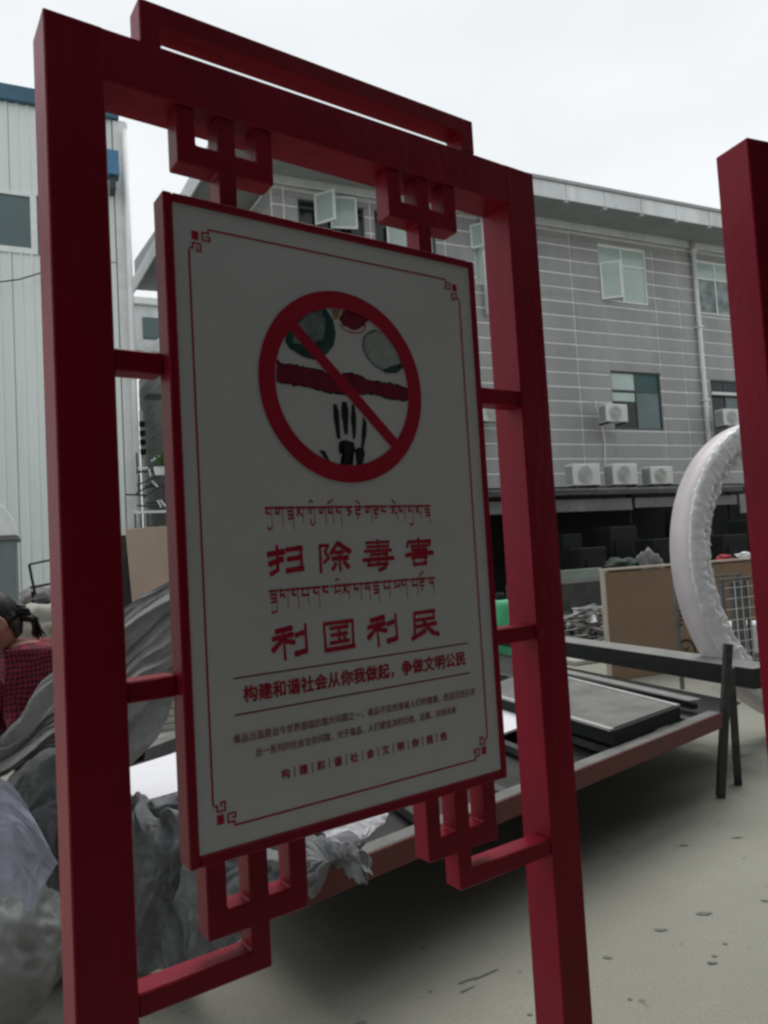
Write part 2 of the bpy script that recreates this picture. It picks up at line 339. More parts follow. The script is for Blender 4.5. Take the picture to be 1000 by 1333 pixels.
# Tibetan letters, head line at z=0, body to z=-40, descenders below
T = {
'd': [([(0, 0), (70, 0)], 12), ([(20, 0), (6, -26), (40, -36)], 11), ([(50, -14), (60, -30), (62, -120)], 5)],
'g': [([(0, 0), (80, 0)], 12), ([(14, 0), (8, -34), (36, -34), (40, -6)], 10), ([(72, 0), (72, -110)], 5)],
's': [([(0, 0), (80, 0)], 11), ([(16, 0), (20, -30)], 9), ([(44, -2), (10, -48)], 9), ([(24, -22), (60, -50)], 9), ([(72, 0), (72, -90)], 5)],
'n': [([(0, 0), (70, 0)], 12), ([(30, 0), (10, -32), (46, -38), (54, -18)], 10), ([(60, -30), (62, -110)], 5)],
'a': [([(0, 0), (60, 0)], 12), ([(40, 0), (10, -18), (50, -30), (16, -54)], 10)],
'l': [([(0, 0), (30, 0)], 11), ([(46, 0), (86, 0)], 10), ([(16, 0), (10, -36), (44, -24), (50, -44)], 10), ([(80, 0), (80, -100)], 5)],
'b': [([(0, 0), (80, 0)], 11), ([(12, 0), (12, -40), (70, -40)], 11), ([(72, 0), (72, -100)], 5)],
'm': [([(0, 0), (76, 0)], 11), ([(12, 0), (26, -34)], 9), ([(10, -44), (64, -30)], 10), ([(70, 0), (70, -60)], 5)],
'r': [([(0, 0), (70, 0)], 12), ([(8, -22), (60, -22)], 10), ([(10, -44), (60, -44)], 10), ([(14, -68), (56, -62)], 11), ([(64, -20), (64, -130)], 5)],
'k': [([(0, 0), (80, 0)], 11), ([(14, 0), (12, -34)], 10), ([(40, 0), (38, -40)], 10), ([(70, 0), (70, -100)], 5), ([(30, -70), (30, -96), (56, -110), (70, -92)], 8)],
'z': [([(0, 0), (70, 0)], 12), ([(10, -22), (60, -18)], 12), ([(24, -22), (14, -46), (56, -48)], 10), ([(36, -64), (28, -76)], 10)],
'ng': [([(0, 0), (60, 0)], 12), ([(18, 0), (10, -26), (54, -34)], 12)],
'u': [([(14, -112), (30, -130), (58, -116)], 9)], 'i': [([(20, 28), (36, 44), (60, 34)], 8)], 'e': [([(16, 40), (56, 22)], 9)], 'o': [([(6, 24), (36, 34), (60, 48)], 8)],
'.': [([(0, 0), (8, -2)], 12)],
}
TXT1 = ['d+u', 'g', '.', 'r', 's', '.', 'k+i', '.', 'g', 'n+o', 'd', '.', 'a', 'z+e', '.', 'g', 'z', 'ng', '.', 's+e', 'l', '.', 'd+u', 's', '.', 'r']
TXT2 = ['r+u', 'l', '.', 'd', 'b', '.', 'd', 'ng', '.', 'm+i', 's', '.', 'l', '.', 'n', 'r', '.', 'b', '.', 'm', 'd', '.', 'b', 'z+o', '.', 'n']
def tib(seq, x0, x1, z, h):
    wd = {'.': 26}; tot = sum(wd.get(s, 90) for s in seq); sc = (x1-x0)/tot; x = x0; out = []
    for s in seq:
        for part in s.split('+'):
            for pts, w_ in T[part]:
                out += stroke_polys([(x+p[0]*sc, z+p[1]/100*h) for p in pts], w_/100*h*1.15)
        x += wd.get(s, 90)*sc
    return out
def text_mesh(name, s, x0, x1, z, h, m, parent, y, bold=.02):
    c = bpy.data.curves.new('tmp_text', 'FONT'); c.body = s; c.size = 1; c.resolution_u = 2
    o = bpy.data.objects.new('tmp_text', c); COL.objects.link(o); bpy.context.view_layer.update()
    me = bpy.data.meshes.new_from_object(o.evaluated_get(bpy.context.evaluated_depsgraph_get()))
    bpy.data.objects.remove(o); bpy.data.curves.remove(c)
    if bold:                      # heavier print: the same outline set a hair's breadth to either side
        b2 = bmesh.new(); n0 = len(me.vertices)
        for dx, dz in ((-bold, 0), (0, 0), (bold, 0), (0, bold), (0, -bold)):
            b2.from_mesh(me); b2.verts.ensure_lookup_table()
            for v in b2.verts[-n0:]: v.co.x += dx; v.co.y += dz; v.co.z = -.00008*(len(b2.verts)//n0)
        b2.to_mesh(me); b2.free()
    xs = [v.co.x for v in me.vertices]; ys = [v.co.y for v in me.vertices]
    sx_ = (x1-x0)/(max(xs)-min(xs)); x_ = min(xs); y0_ = min(ys); sy = h/(max(ys)-min(ys))
    for v in me.vertices: v.co = Vector((x0+(v.co.x-x_)*sx_, y+v.co.z, z+(v.co.y-y0_)*sy))
    me.name = name; me.materials.clear(); me.materials.append(m)
    o = bpy.data.objects.new(name, me); COL.objects.link(o); o.parent = parent; return o
EMB = {
'globe': [(0.3407, -0.4269), (0.3485, -0.413), (0.3732, -0.3901), (0.3998, -0.3765), (0.4169, -0.3734), (0.4292, -0.3891), (0.4336, -0.4122), (0.4284, -0.433), (0.4141, -0.4496), (0.391, -0.462), (0.3692, -0.4593), (0.3448, -0.4474), (0.3383, -0.4368)],
'globe_hi': [(0.3537, -0.4156), (0.3882, -0.3831), (0.409, -0.3785), (0.4137, -0.3946), (0.4081, -0.4253), (0.385, -0.4379), (0.3524, -0.4384)],
'powder': [(0.4409, -0.3876), (0.4497, -0.3711), (0.4777, -0.3671), (0.5012, -0.3794), (0.4921, -0.3928), (0.4674, -0.4029), (0.448, -0.3985)],
'tan': [(0.4264, -0.3727), (0.4459, -0.3699), (0.439, -0.3878), (0.4312, -0.3889)],
'plate': [(0.4868, -0.4125), (0.4955, -0.4028), (0.5124, -0.3954), (0.5373, -0.3976), (0.5534, -0.4116), (0.5646, -0.4352), (0.5674, -0.4563), (0.5493, -0.4687), (0.5281, -0.4689), (0.5079, -0.4621), (0.4906, -0.4466), (0.4836, -0.4301)],
'plate_dark': [(0.5242, -0.4657), (0.5372, -0.4592), (0.5546, -0.454), (0.5679, -0.4491), (0.5681, -0.458), (0.5492, -0.4694), (0.528, -0.4706)],
'arm': [(0.3218, -0.4713), (0.3362, -0.4756), (0.3504, -0.4742), (0.3717, -0.4776), (0.4011, -0.4791), (0.427, -0.4867), (0.4546, -0.4791), (0.4703, -0.4794), (0.4939, -0.4876), (0.5267, -0.4889), (0.5521, -0.4896), (0.5797, -0.4962), (0.5762, -0.5143), (0.5503, -0.5144), (0.521, -0.512), (0.4925, -0.5083), (0.4603, -0.5124), (0.433, -0.5129), (0.4065, -0.5123), (0.3809, -0.5071), (0.3521, -0.5062), (0.3346, -0.5039), (0.3201, -0.5026)],
'hand': [[(0.4204, -0.5321), (0.4279, -0.5332), (0.4309, -0.5463), (0.4313, -0.5894), (0.4251, -0.5897), (0.4205, -0.5602)],
         [(0.4379, -0.5275), (0.4476, -0.5268), (0.4495, -0.5452), (0.4466, -0.5788), (0.4402, -0.5824), (0.4351, -0.5527)],
         [(0.4559, -0.5313), (0.4622, -0.5309), (0.4641, -0.551), (0.46, -0.5882), (0.4552, -0.5901), (0.4534, -0.5584)],
         [(0.4776, -0.5502), (0.4842, -0.5601), (0.4828, -0.5805), (0.4762, -0.6011), (0.471, -0.6013), (0.4743, -0.5707)],
         [(0.427, -0.5962), (0.4396, -0.5907), (0.4569, -0.5951), (0.4581, -0.6067), (0.4743, -0.5995), (0.4773, -0.6145), (0.4721, -0.6332), (0.4602, -0.6334), (0.4614, -0.615), (0.454, -0.6085), (0.4473, -0.6221), (0.4525, -0.6319), (0.4273, -0.6335), (0.4378, -0.619), (0.4267, -0.6127)],
         [(0.3894, -0.6106), (0.3987, -0.6097), (0.4045, -0.6183), (0.4099, -0.6289), (0.4033, -0.6265), (0.3963, -0.6185)]],
}
def jag(poly, n=4, amp=.0012, seed=1):
    rnd = random.Random(seed); out = []
    for a, c in zip(poly, poly[1:]+poly[:1]):
        for k in range(n):
            t = k/n; out.append((a[0]+(c[0]-a[0])*t+(rnd.uniform(-amp, amp) if k else 0), a[1]+(c[1]-a[1])*t+(rnd.uniform(-amp, amp) if k else 0)))
    return out
def L0(pts): return [(x, z+SH) for x, z in pts]          # board drawing coordinates run down from the top of the frame

def make_sign(label, group):
    t = thing('sign_frame', label, 'sign', group=group)
    H = SH
    MB().box(0, PW, 0, PW, 0, H, bev=BV).build('post', M_red, t)
    MB().box(SW-PW, SW, 0, PW, 0, H, bev=BV).build('post', M_red, t)
    MB().box(PW*.5, SW-PW*.5, .0004, PW-.0004, H-PW, H-.0004, bev=BV).build('top_beam', M_red, t)
    # flat loop on top of the beam
    a, c, z, w_ = .134, .793, .0686, .032
    MB().prism(L0([(a, 0.0005), (a, z), (c, z), (c, 0.0005), (c-w_, 0.0005), (c-w_, z-w_), (a+w_, z-w_), (a+w_, 0.0005)]), .002, .050, BV).build('top_loop', M_red, t)
    # upper brackets
    for x0 in (.184, .575):
        x1 = x0+.161; b0, b1 = -.138, -.171; zt = -PW-.0003; s0 = x0+.0655; s1 = s0+.030
        MB().prism(L0([(x0, zt), (x0+.030, zt), (x0+.030, b0), (s0, b0), (s0, zt), (s1, zt), (s1, b0), (x1-.030, b0), (x1-.030, zt), (x1, zt), (x1, b1), (s1, b1), (s1, -.2348), (s0, -.2348), (s0, b1), (x0, b1)]), .003, .045, BV).build('bracket', M_red, t)
    # lower brackets with their arms to the posts
    for sgn, x0 in ((-1, .181), (1, .578)):
        x1 = x0+.162; b0, b1 = -1.283, -1.320; zt = -1.2055; s0 = x0+.065; s1 = s0+.031; a0, a1 = -1.354, -1.386
        pts = [(x0, zt), (x0+.030, zt), (x0+.030, b0), (s0, b0), (s0, zt), (s1, zt), (s1, b0), (x1-.030, b0), (x1-.030, zt), (x1, zt), (x1, b1)]
        if sgn < 0: pts += [(s1, b1), (s1, a1), (PW+.0003, a1), (PW+.0003, a0), (s0, a0), (s0, b1), (x0, b1)]
        else: pts += [(s1, b1), (s1, a0), (SW-PW-.0003, a0), (SW-PW-.0003, a1), (s0, a1), (s0, b1), (x0, b1)]
        MB().prism(L0(pts), .003, .045, BV).build('bracket', M_red, t)
    for z0, z1 in ((-.470, -.502), (-.938, -.968)):
        MB().box(PW+.0003, .1497, .004, .046, H+z1, H+z0, bev=BV).build('rung', M_red, t)
        MB().box(.7503, SW-PW-.0003, .004, .046, H+z1, H+z0, bev=BV).build('rung', M_red, t)
    # panel: frame of four bars round the board
    pf = MB()
    PX0, PX1, PZ0, PZ1 = .150, .750, -1.205, -.235; fy0, fy1 = -.0215, .0225; lw, rw, tw, bw = .0145, .0135, .0135, .0165
    pf.box(PX0, PX0+lw, fy0, fy1, H+PZ0, H+PZ1, bev=.002); pf.box(PX1-rw, PX1, fy0, fy1, H+PZ0, H+PZ1, bev=.002)
    pf.box(PX0+lw+.0001, PX1-rw-.0001, fy0+.0002, fy1, H+PZ1-tw, H+PZ1, bev=.002); pf.box(PX0+lw+.0001, PX1-rw-.0001, fy0+.0002, fy1, H+PZ0, H+PZ0+bw, bev=.002)
    pf.build('panel_frame', M_red, t)
    bd = MB().box(PX0+lw+.0005, PX1-rw-.0005, fy0+.0025, fy1-.002, H+PZ0+bw+.0005, H+PZ1-tw-.0005).build('board', M_board, t)
    y = fy0+.0025
    def shift(polys): return [[(p[0], p[1]+H) for p in q] for q in polys]
    # border lines and corner ornaments
    lw2 = .0028
    def line(a, c, w_=lw2):
        dx, dz = c[0]-a[0], c[1]-a[1]; l = math.hypot(dx, dz); nx, nz = -dz/l*w_/2, dx/l*w_/2
        return [(a[0]+nx, a[1]+nz), (a[0]-nx, a[1]-nz), (c[0]-nx, c[1]-nz), (c[0]+nx, c[1]+nz)]
    X0, X1, Z0, Z1 = .1870, .7085, -1.159, -.2805; g = .031
    pol = [line((X0+g, Z1), (X1-g, Z1)), line((X0+g, Z0), (X1-g, Z0)), line((X0, Z1-g-.004), (X0, Z0+g+.004)), line((X1, Z1-g-.004), (X1, Z0+g+.004))]
    poly_mesh('border_line', shift(pol), y-.0005, M_print, bd)
    for cx, cz, sx_, sz in ((X0, Z1, 1, -1), (X1, Z1, -1, -1), (X0, Z0, 1, 1), (X1, Z0, -1, 1)):
        def q(*pp): return [(cx+sx_*a, cz+sz*c) for a, c in pp]
        o_ = [q((.005, .006), (.0155, .006), (.0155, .0195), (.005, .0195))]
        for seg in (((.031, 0), (.031, .005)), ((.021, .006), (.033, .006)), ((.0215, .006), (.0215, .018)), ((.0205, .018), (.034, .018)), ((.033, .019), (.033, .0115)), ((.0275, .012), (.034, .012)),
                    ((0, .033), (.006, .033)), ((.006, .034), (.006, .0235)), ((.005, .0245), (.019, .0245)), ((.018, .024), (.018, .037)), ((.011, .0365), (.019, .0365)), ((.012, .037), (.012, .030))):
            o_.append(q(*line(*seg, .0026)))
        poly_mesh('corner_ornament', shift(o_), y-.0005, M_print, bd)
    # prohibition emblem
    C0 = (.4465, -.5015); ro, ri = .1575, .1290
    def inside(poly):
        out = []
        for p in poly:
            dx, dz = p[0]-C0[0], p[1]-C0[1]; d = math.hypot(dx, dz); k = min(1, (ri+.004)/d) if d > 0 else 1; out.append((C0[0]+dx*k, C0[1]+dz*k))
        return out
    poly_mesh('emblem_globe', shift([inside(EMB['globe'])]), y-.0004, M_teal, bd)
    poly_mesh('emblem_globe_highlight', shift([inside(jag(EMB['globe_hi'], 3, .002, 3))]), y-.0007, M_tealhi, bd)
    poly_mesh('emblem_powder', shift([inside(jag(EMB['powder'], 3, .0025, 4)), ]), y-.0004, M_printdk, bd)
    poly_mesh('emblem_swirl', shift([line((.4674+.012*math.cos(a)*2.2, -.392+.016*math.sin(a)), (.4674+.012*math.cos(a+.35)*2.2, -.392+.016*math.sin(a+.35)), .0018) for a in [3.4+.35*k for k in range(9)]]), y-.0006, M_print, bd)
    poly_mesh('emblem_hand_tip', shift([inside(EMB['tan'])]), y-.0003, M_tan, bd)
    poly_mesh('emblem_plate', shift([inside(EMB['plate'])]), y-.0004, M_tealhi, bd)
    c_ = (.526, -.434); poly_mesh('emblem_plate_face', shift([inside([(c_[0]+(p[0]-c_[0])*.88, c_[1]+(p[1]-c_[1])*.88) for p in EMB['plate']])]), y-.0006, M_plate, bd)
    poly_mesh('emblem_plate_shade', shift([inside(jag(EMB['plate_dark'], 3, .001, 6))]), y-.0008, M_teal, bd)
    poly_mesh('emblem_band_edge', shift([inside(jag([(p[0], p[1]+(.0022 if k < 12 else -.0022)) for k, p in enumerate(EMB['arm'])], 5, .0018, 8))]), y-.0004, M_black, bd)
    poly_mesh('emblem_band', shift([inside(jag(EMB['arm'], 4, .0012, 9))]), y-.0007, M_printdk, bd)
    poly_mesh('emblem_hand', shift([inside(jag(p, 3, .0009, 20+k)) for k, p in enumerate(EMB['hand'])]), y-.0006, M_black, bd)
    n = 96; rg = []
    for k in range(n):
        a0, a1 = 2*math.pi*k/n, 2*math.pi*(k+1)/n
        rg.append([(C0[0]+r_*math.cos(a), C0[1]+r_*1.02*math.sin(a)) for r_, a in ((ri, a0), (ro, a0), (ro, a1), (ri, a1))])
    poly_mesh('emblem_ring', shift(rg), y-.0012, M_print, bd, flat=True)
    an = math.radians(135.5); d_ = (math.cos(an), math.sin(an))
    poly_mesh('emblem_slash', shift([line((C0[0]+d_[0]*.131, C0[1]+d_[1]*.131), (C0[0]-d_[0]*.131, C0[1]-d_[1]*.131), .0195)]), y-.0010, M_print, bd)
    # lettering
    for k in range(4):
        poly_mesh('headline_character', shift(strokes('扫除毒害'[k], .290+.0862*k, -.759, .0605, .047, .0862, wscale=1.2)), y-.0005, M_print, bd)
        poly_mesh('headline_character', shift(strokes('利国利民'[k], .292+.0862*k, -.884, .0605, .047, .0862, wscale=1.2)), y-.0005, M_print, bd)
    poly_mesh('tibetan_lettering', shift(tib(TXT1, .290, .612, -.702, .026)), y-.0005, M_print, bd)
    poly_mesh('tibetan_lettering', shift(tib(TXT2, .290, .612, -.829, .026)), y-.0005, M_print, bd)
    poly_mesh('rule_line', shift([line((.226, -.9515), (.677, -.9515), .0022)]), y-.0005, M_printdk, bd)
    poly_mesh('rule_line', shift([line((.226, -1.0045), (.677, -1.0045), .0022)]), y-.0005, M_printdk, bd)
    text_mesh('slogan_lettering', '构建和谐社会从你我做起，争做文明公民', .240, .668, H-.990, .026, M_print, bd, y-.0005, .028)
    text_mesh('small_lettering', '毒品泛滥是当今世界面临的重大问题之一，毒品不仅危害着人们的健康，而且它还引发', .222, .686, H-1.0455, .0135, M_faint, bd, y-.0005, .010)
    text_mesh('small_lettering', '出一系列的社会治安问题，对于毒品，人们要坚决的杜绝，远离，共创未来', .256, .640, H-1.0705, .0135, M_faint, bd, y-.0005, .010)
    text_mesh('footer_lettering', '构｜建｜和｜谐｜社｜会｜文｜明｜你｜我｜他', .295, .615, H-1.1125, .0165, M_print, bd, y-.0005, .022)
    return t
S1 = make_sign('red metal sign frame in the foreground with white notice board and lattice brackets', 'red sign frames')
YAW = .6018; O1 = Vector((-.4310, .9797, 0)); S1.location = O1; S1.rotation_euler = (0, 0, YAW)
S2 = copy_tree(S1); S2['label'] = 'second red sign frame, cut off by the right edge of the photo'
S2.location = (.760, 1.422, 0); S2.rotation_euler = (0, 0, R(21.5))

# ------------------------------------------------------------------ grey tiled building
AZ = R(65.8); GU = Vector((math.sin(AZ), math.cos(AZ), 0)); GN = Vector((math.cos(AZ), -math.sin(AZ), 0))    # GN points out of the wall, to the camera
GC = Vector((-2.076, 15.748, 0)); GROT = math.pi/2-AZ
gb = thing('grey_building', 'three-storey grey tiled office building with pale overhanging eave behind the yard', 'building', GC, GROT)
# local: x along the wall, -y out of the wall
SIDE_AZ = R(-29.8); sdv = Vector((math.sin(SIDE_AZ), math.cos(SIDE_AZ), 0)); sl = Vector((sdv.dot(GU), sdv.dot(-GN), 0)); SLEN = 9.0
LEN = 24
wins = [(.6, 2.2, 8.0, 9.5), (2.45, 4.05, 8.0, 9.5), (5.1, 6.75, 8.0, 9.5), (8.98, 10.66, 7.94, 9.49), (12.5, 14.2, 7.88, 9.45), (16.4, 18.1, 7.9, 9.45),
        (9.10, 10.86, 4.45, 6.04), (12.72, 14.5, 4.35, 5.95), (1.2, 2.9, 4.45, 6.04), (5.45, 6.9, 4.45, 6.04), (16.4, 18.1, 4.45, 6.0)]
b = MB(); b.box(0, LEN, .03, .35, 0, 9.75)
b.bm.free(); b = MB()
# backing wall (grout) built round the openings
def cut_rects(x0, x1, z0, z1, holes):
    xs = sorted({x0, x1, *[h for q in holes for h in q[:2] if x0 < h < x1]}); zs = sorted({z0, z1, *[h for q in holes for h in q[2:] if z0 < h < z1]})
    out = []
    for i in range(len(xs)-1):
        for j in range(len(zs)-1):
            cx, cz = (xs[i]+xs[i+1])/2, (zs[j]+zs[j+1])/2
            if not any(h[0] < cx < h[1] and h[2] < cz < h[3] for h in holes): out.append((xs[i], xs[i+1], zs[j], zs[j+1]))
    return out
for r_ in cut_rects(0, LEN, 3.0, 9.73, wins): b.box(r_[0], r_[1], 0, .30, r_[2], r_[3])
bmesh.ops.remove_doubles(b.bm, verts=b.bm.verts[:], dist=1e-5)
b.build('wall_backing', M_grout, gb)
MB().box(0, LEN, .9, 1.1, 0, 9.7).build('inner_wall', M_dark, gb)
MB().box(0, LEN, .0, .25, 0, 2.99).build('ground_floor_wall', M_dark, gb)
rnd = random.Random(5)
joints = [0, .28, 2.35, 4.3, 6.9, 8.05, 10.9, 11.78, 14.6, 16.0, 18.4, 21.2, LEN]
npanel = 0
zrow = 3.01+.0; step = .3743
z = 9.66-18*step
while z < 9.7:
    zt = min(z+step, 9.715)
    if z >= 2.9:
        for a, c in zip(joints, joints[1:]):
            if a > 19: continue
            for (x0, x1, z0, z1) in cut_rects(a, c, z, zt, wins):
                if x1-x0 < .04 or z1-z0 < .03: continue
                gx = .022; gz0 = .026 if abs(z0-z) < 1e-6 else .0
                yy = -.016-rnd.random()*.006
                MB().box(x0+(gx if x0 == a else 0), x1-(gx if x1 == c else 0), yy, -.001, z0+gz0, z1-(.022 if abs(z1-zt) < 1e-6 else 0)).build('wall_panel', rnd.choice((M_tile, M_tile, M_tile2)), gb); npanel += 1
    z += step
# side wall running back from the left corner
b = MB(); nrm = Vector((-sl.y, sl.x, 0)); smx = Matrix((sl, nrm, Vector((0, 0, 1)))).transposed().to_4x4()
b.box(0.02, SLEN-1.4, -.35, 0, 0, 9.73, smx); b.build('side_wall', M_grout, gb)
z = 9.66-24*step; sp = MB().box(.03, SLEN-1.45, .001, .02, .02, step-.022, smx)
p0 = sp.build('side_panel', M_tile, gb); p0.location = (0, 0, z)
for k in range(1, 24):
    share(p0, gb, (0, 0, z+k*step))
b = MB(); b.box(SLEN-1.35, 14.2, -.35, 0, 0, 8.7, smx); b.build('rear_wing_wall', M_grout, gb)
z = .1; p0 = MB().box(SLEN-1.3, 14.15, .001, .02, .02, step-.03, smx).build('rear_wing_panel', M_tile, gb); p0.location = (0, 0, z)
for k in range(1, 22): share(p0, gb, (0, 0, z+k*step))
# eave: frieze, soffit, fascia with its joints
MB().box(-.02, LEN, -.06, -.0225, 9.735, 9.985, bev=.004).build('frieze', M_fascia, gb)
off = 1.2; zb, ztp = 9.84, 10.30
def sidept(d, o): # d along the side wall, o outward
    return sl*d - nrm*(-o) if False else sl*d + nrm*o
so_ = nrm if nrm.x < 0 else -nrm
corner = Vector((-1.25, -off, 0)); back = corner + sl*SLEN*1.02
b = MB()
bm = b.bm
def quadprism(pts, z0s, z1s):
    lo = [bm.verts.new((p[0], p[1], z0s[i])) for i, p in enumerate(pts)]; hi = [bm.verts.new((p[0], p[1], z1s[i])) for i, p in enumerate(pts)]
    n_ = len(pts); bm.faces.new(lo[::-1]); bm.faces.new(hi)
    for i in range(n_): bm.faces.new((lo[i], lo[(i+1) % n_], hi[(i+1) % n_], hi[i]))
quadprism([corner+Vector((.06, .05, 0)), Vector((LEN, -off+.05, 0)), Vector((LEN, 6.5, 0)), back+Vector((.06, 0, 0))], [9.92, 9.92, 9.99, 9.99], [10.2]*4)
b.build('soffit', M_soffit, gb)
seg = 0
fx = corner.x
segs = []
while fx < LEN-.1:
    nx = min(fx+1.19, LEN); segs.append((fx, nx)); fx = nx
for a, c in segs:
    MB().box(a+.008, c-.008, -off, -off+.045, zb+rnd.uniform(-.008, .008), ztp-.06, bev=.004).build('fascia_panel', M_fascia, gb)
MB().box(corner.x-.03, LEN, -off-.05, -off+.2, ztp-.058, ztp+.03, bev=.01).build('gutter', M_soffit, gb)
sfx = Matrix((sl, nrm, Vector((0, 0, 1)))).transposed().to_4x4(); sfx.translation = corner
d = 0
while d < SLEN*1.02-.1:
    e = min(d+1.3, SLEN*1.02)
    MB().box(d+.008, e-.008, -.04 if so_ == nrm else 0, 0 if so_ == nrm else .04, zb, ztp-.0, sfx, bev=.004).build('fascia_panel', M_fascia, gb); d = e
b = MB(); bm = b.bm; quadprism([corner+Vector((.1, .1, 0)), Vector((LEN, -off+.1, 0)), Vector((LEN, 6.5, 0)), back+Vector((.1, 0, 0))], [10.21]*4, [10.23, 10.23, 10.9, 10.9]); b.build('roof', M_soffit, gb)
b = MB()
for a, c in segs[1:]: b.box(a-.06, a+.06, -off+.0, -off+.16, zb-.07, zb-.012)
b.build('eave_bracket', M_soffit, gb)

def window(x0, x1, z0, z1, panes, frame, parent=gb, transom=.33, mull=.5, proud=-.0):
    """panes: materials tl, tr, bl, br"""
    fr = MB(); t_ = .05
    fr.box(x0, x0+t_, .03, .10, z0, z1); fr.box(x1-t_, x1, .03, .10, z0, z1); fr.box(x0+t_, x1-t_, .03, .10, z1-t_, z1); fr.box(x0+t_, x1-t_, .03, .10, z0, z0+t_)
    zm = z1-(z1-z0)*transom; xm = x0+(x1-x0)*mull
    fr.box(x0+t_, x1-t_, .035, .095, zm-.025, zm+.025); fr.box(xm-.022, xm+.022, .04, .09, z0+t_, zm-.025); fr.box(xm-.022, xm+.022, .04, .09, zm+.025, z1-t_)
    f = fr.build('window_frame', frame, parent)
    for (a, c, e, g_), m_ in zip(((x0+t_, xm-.022, zm+.025, z1-t_), (xm+.022, x1-t_, zm+.025, z1-t_), (x0+t_, xm-.022, z0+t_, zm-.025), (xm+.022, x1-t_, z0+t_, zm-.025)), panes):
        if m_: MB().box(a, c, .058, .066, e, g_).build('pane', m_, f)
    return f
window(*wins[0], (M_dark_g, M_dark_g, M_dark_g, M_dark_g), M_framedk, transom=.12)
window(*wins[1], (M_dark_g, M_mint, M_dark_g, M_mint), M_framedk, transom=.12)
window(*wins[2], (M_mint, M_mint, M_mint, M_dark_g), M_frame)
window(*wins[3], (M_mint, M_mint, M_tealhi, M_mint), M_frame)
M_refl = mat('glass_painted_reflection', (.16, .20, .19), .12, var=.95, scale=2.6, coat=.3)  # tree reflections mottled into the pane colour
window(*wins[4], (M_mint, M_mint, M_refl, M_refl), M_frame, mull=.48)
window(*wins[5], (M_mint, M_mint, M_teal_g, M_teal_g), M_frame)
window(*wins[6], (M_mint, M_teal, M_dark_g, M_teal_g), M_framedk)
window(*wins[7], (M_dark_g, M_dark_g, M_dark_g, M_teal_g), M_framedk, transom=.27, mull=.34)
for k in (8, 9, 10): window(*wins[k], (M_teal_g, M_mint, M_teal_g, M_dark_g), M_framedk)
# mint blind pulled half down behind the open sash
MB().box(9.15, 9.93, .045, .055, 5.23, 5.46).build('window_blind', M_mint, gb)
MB().box(12.68, 14.5, -.10, -.02, 5.50, 5.58).build('window_canopy', M_fascia, gb)
# projecting open casements
def casement(x0, z0, z1, wd, ang, mpane):
    f = MB(); t_ = .05; mxx = Matrix.Translation((x0, -.02, 0)) @ Matrix.Rotation(-ang, 4, 'Z')
    for q in ((0, t_, z0, z1), (wd-t_, wd, z0, z1), (t_, wd-t_, z1-t_, z1), (t_, wd-t_, z0, z0+t_)): f.box(q[0], q[1], -.02, .02, q[2], q[3], mxx)
    o = f.build('open_casement', M_frame, gb)
    MB().box(t_, wd-t_, -.004, .004, z0+t_, z1-t_, mxx).build('pane', mpane, o)
casement(1.0, 8.92, 9.62, .52, R(50), M_mint); casement(1.36, 8.9, 9.64, .62, R(12), M_mint)
casement(2.75, 8.3, 9.15, .55, R(28), M_mint); casement(9.0, 7.95, 8.95, .55, R(35), M_mint)
casement(5.02, 8.85, 9.45, .35, R(50), M_mint)
# downpipe
dp = MB(); dp.tube([(12.36, -.12, 9.95), (12.36, -.12, 5.15), (12.36, -.12, 2.9)], .065, 12); dp = dp.build('downpipe', M_pipe, gb, smooth=True)
b = MB()
for z in (9.6, 7.4, 5.3): b.box(12.27, 12.45, -.2, -.02, z, z+.05)
b.build('pipe_clip', M_pipe, dp)
b = MB(); b.tube([(5.32, -.1, 9.9), (5.32, -.1, 7.2)], .05, 10); b.build('downpipe', M_pipe, gb, smooth=True)

# ------------------------------------------------------------------ air conditioners
def make_ac(label, wd=.80, ht=.55, dp_=.30):
    t = thing('air_conditioner', label, 'air conditioner', group='air conditioner units on the grey building')
    MB().box(-wd/2, wd/2, -dp_, 0, 0, ht, bev=.02, seg=2).build('casing', M_ac, t)
    b = MB(); cx, cz, n = -.06, ht/2, 24
    for k in range(7):
        r_ = .03+k*.031
        pts = [(cx+r_*math.cos(2*math.pi*i/n), -dp_-.014, cz+r_*math.sin(2*math.pi*i/n)) for i in range(n+1)]
        b.tube(pts, .006, 4, cap=False)
    for k in range(8): 
        a = math.pi*k/8; b.bar((cx-.23*math.cos(a), -dp_-.012, cz-.23*math.sin(a)), (cx+.23*math.cos(a), -dp_-.012, cz+.23*math.sin(a)), .008)
    b.build('fan_grille', M_acg, t)
    b = MB()
    for k in range(12): b.box(wd/2, wd/2+.008, -dp_+.03, -.03, .05+k*.038, .062+k*.038)
    b.build('side_vent', M_framedk, t); b = MB()
    for k in range(12): b.box(-wd/2-.008, -wd/2, -dp_+.03, -.03, .05+k*.038, .062+k*.038)
    b.build('side_vent', M_framedk, t)
    b = MB(); b.box(-wd/2+.05, -wd/2+.12, -dp_-.02, .05, -.05, -.002); b.box(wd/2-.12, wd/2-.05, -dp_-.02, .05, -.05, -.002)
    b.build('bracket', M_steel, t)
    return t
def gpos(s, z, o): return GC + GU*s + GN*o + Vector((0, 0, z))
ac0 = make_ac('white air conditioner on the canopy, leftmost of the row of three')
acs = [(5.72, 2.70, 2.55, None), (6.76, 2.70, 2.55, 'white air conditioner in the middle of the row of three on the canopy'), (7.80, 2.70, 2.55, 'white air conditioner on the canopy, rightmost of the row of three'),
       (8.62, 4.52, .38, 'white wall-mounted air conditioner left of the second-floor window'), (12.7, 4.50, .40, 'white wall-mounted air conditioner below the downpipe'),
       (4.95, 4.45, .38, 'white wall-mounted air conditioner partly hidden behind the red post')]
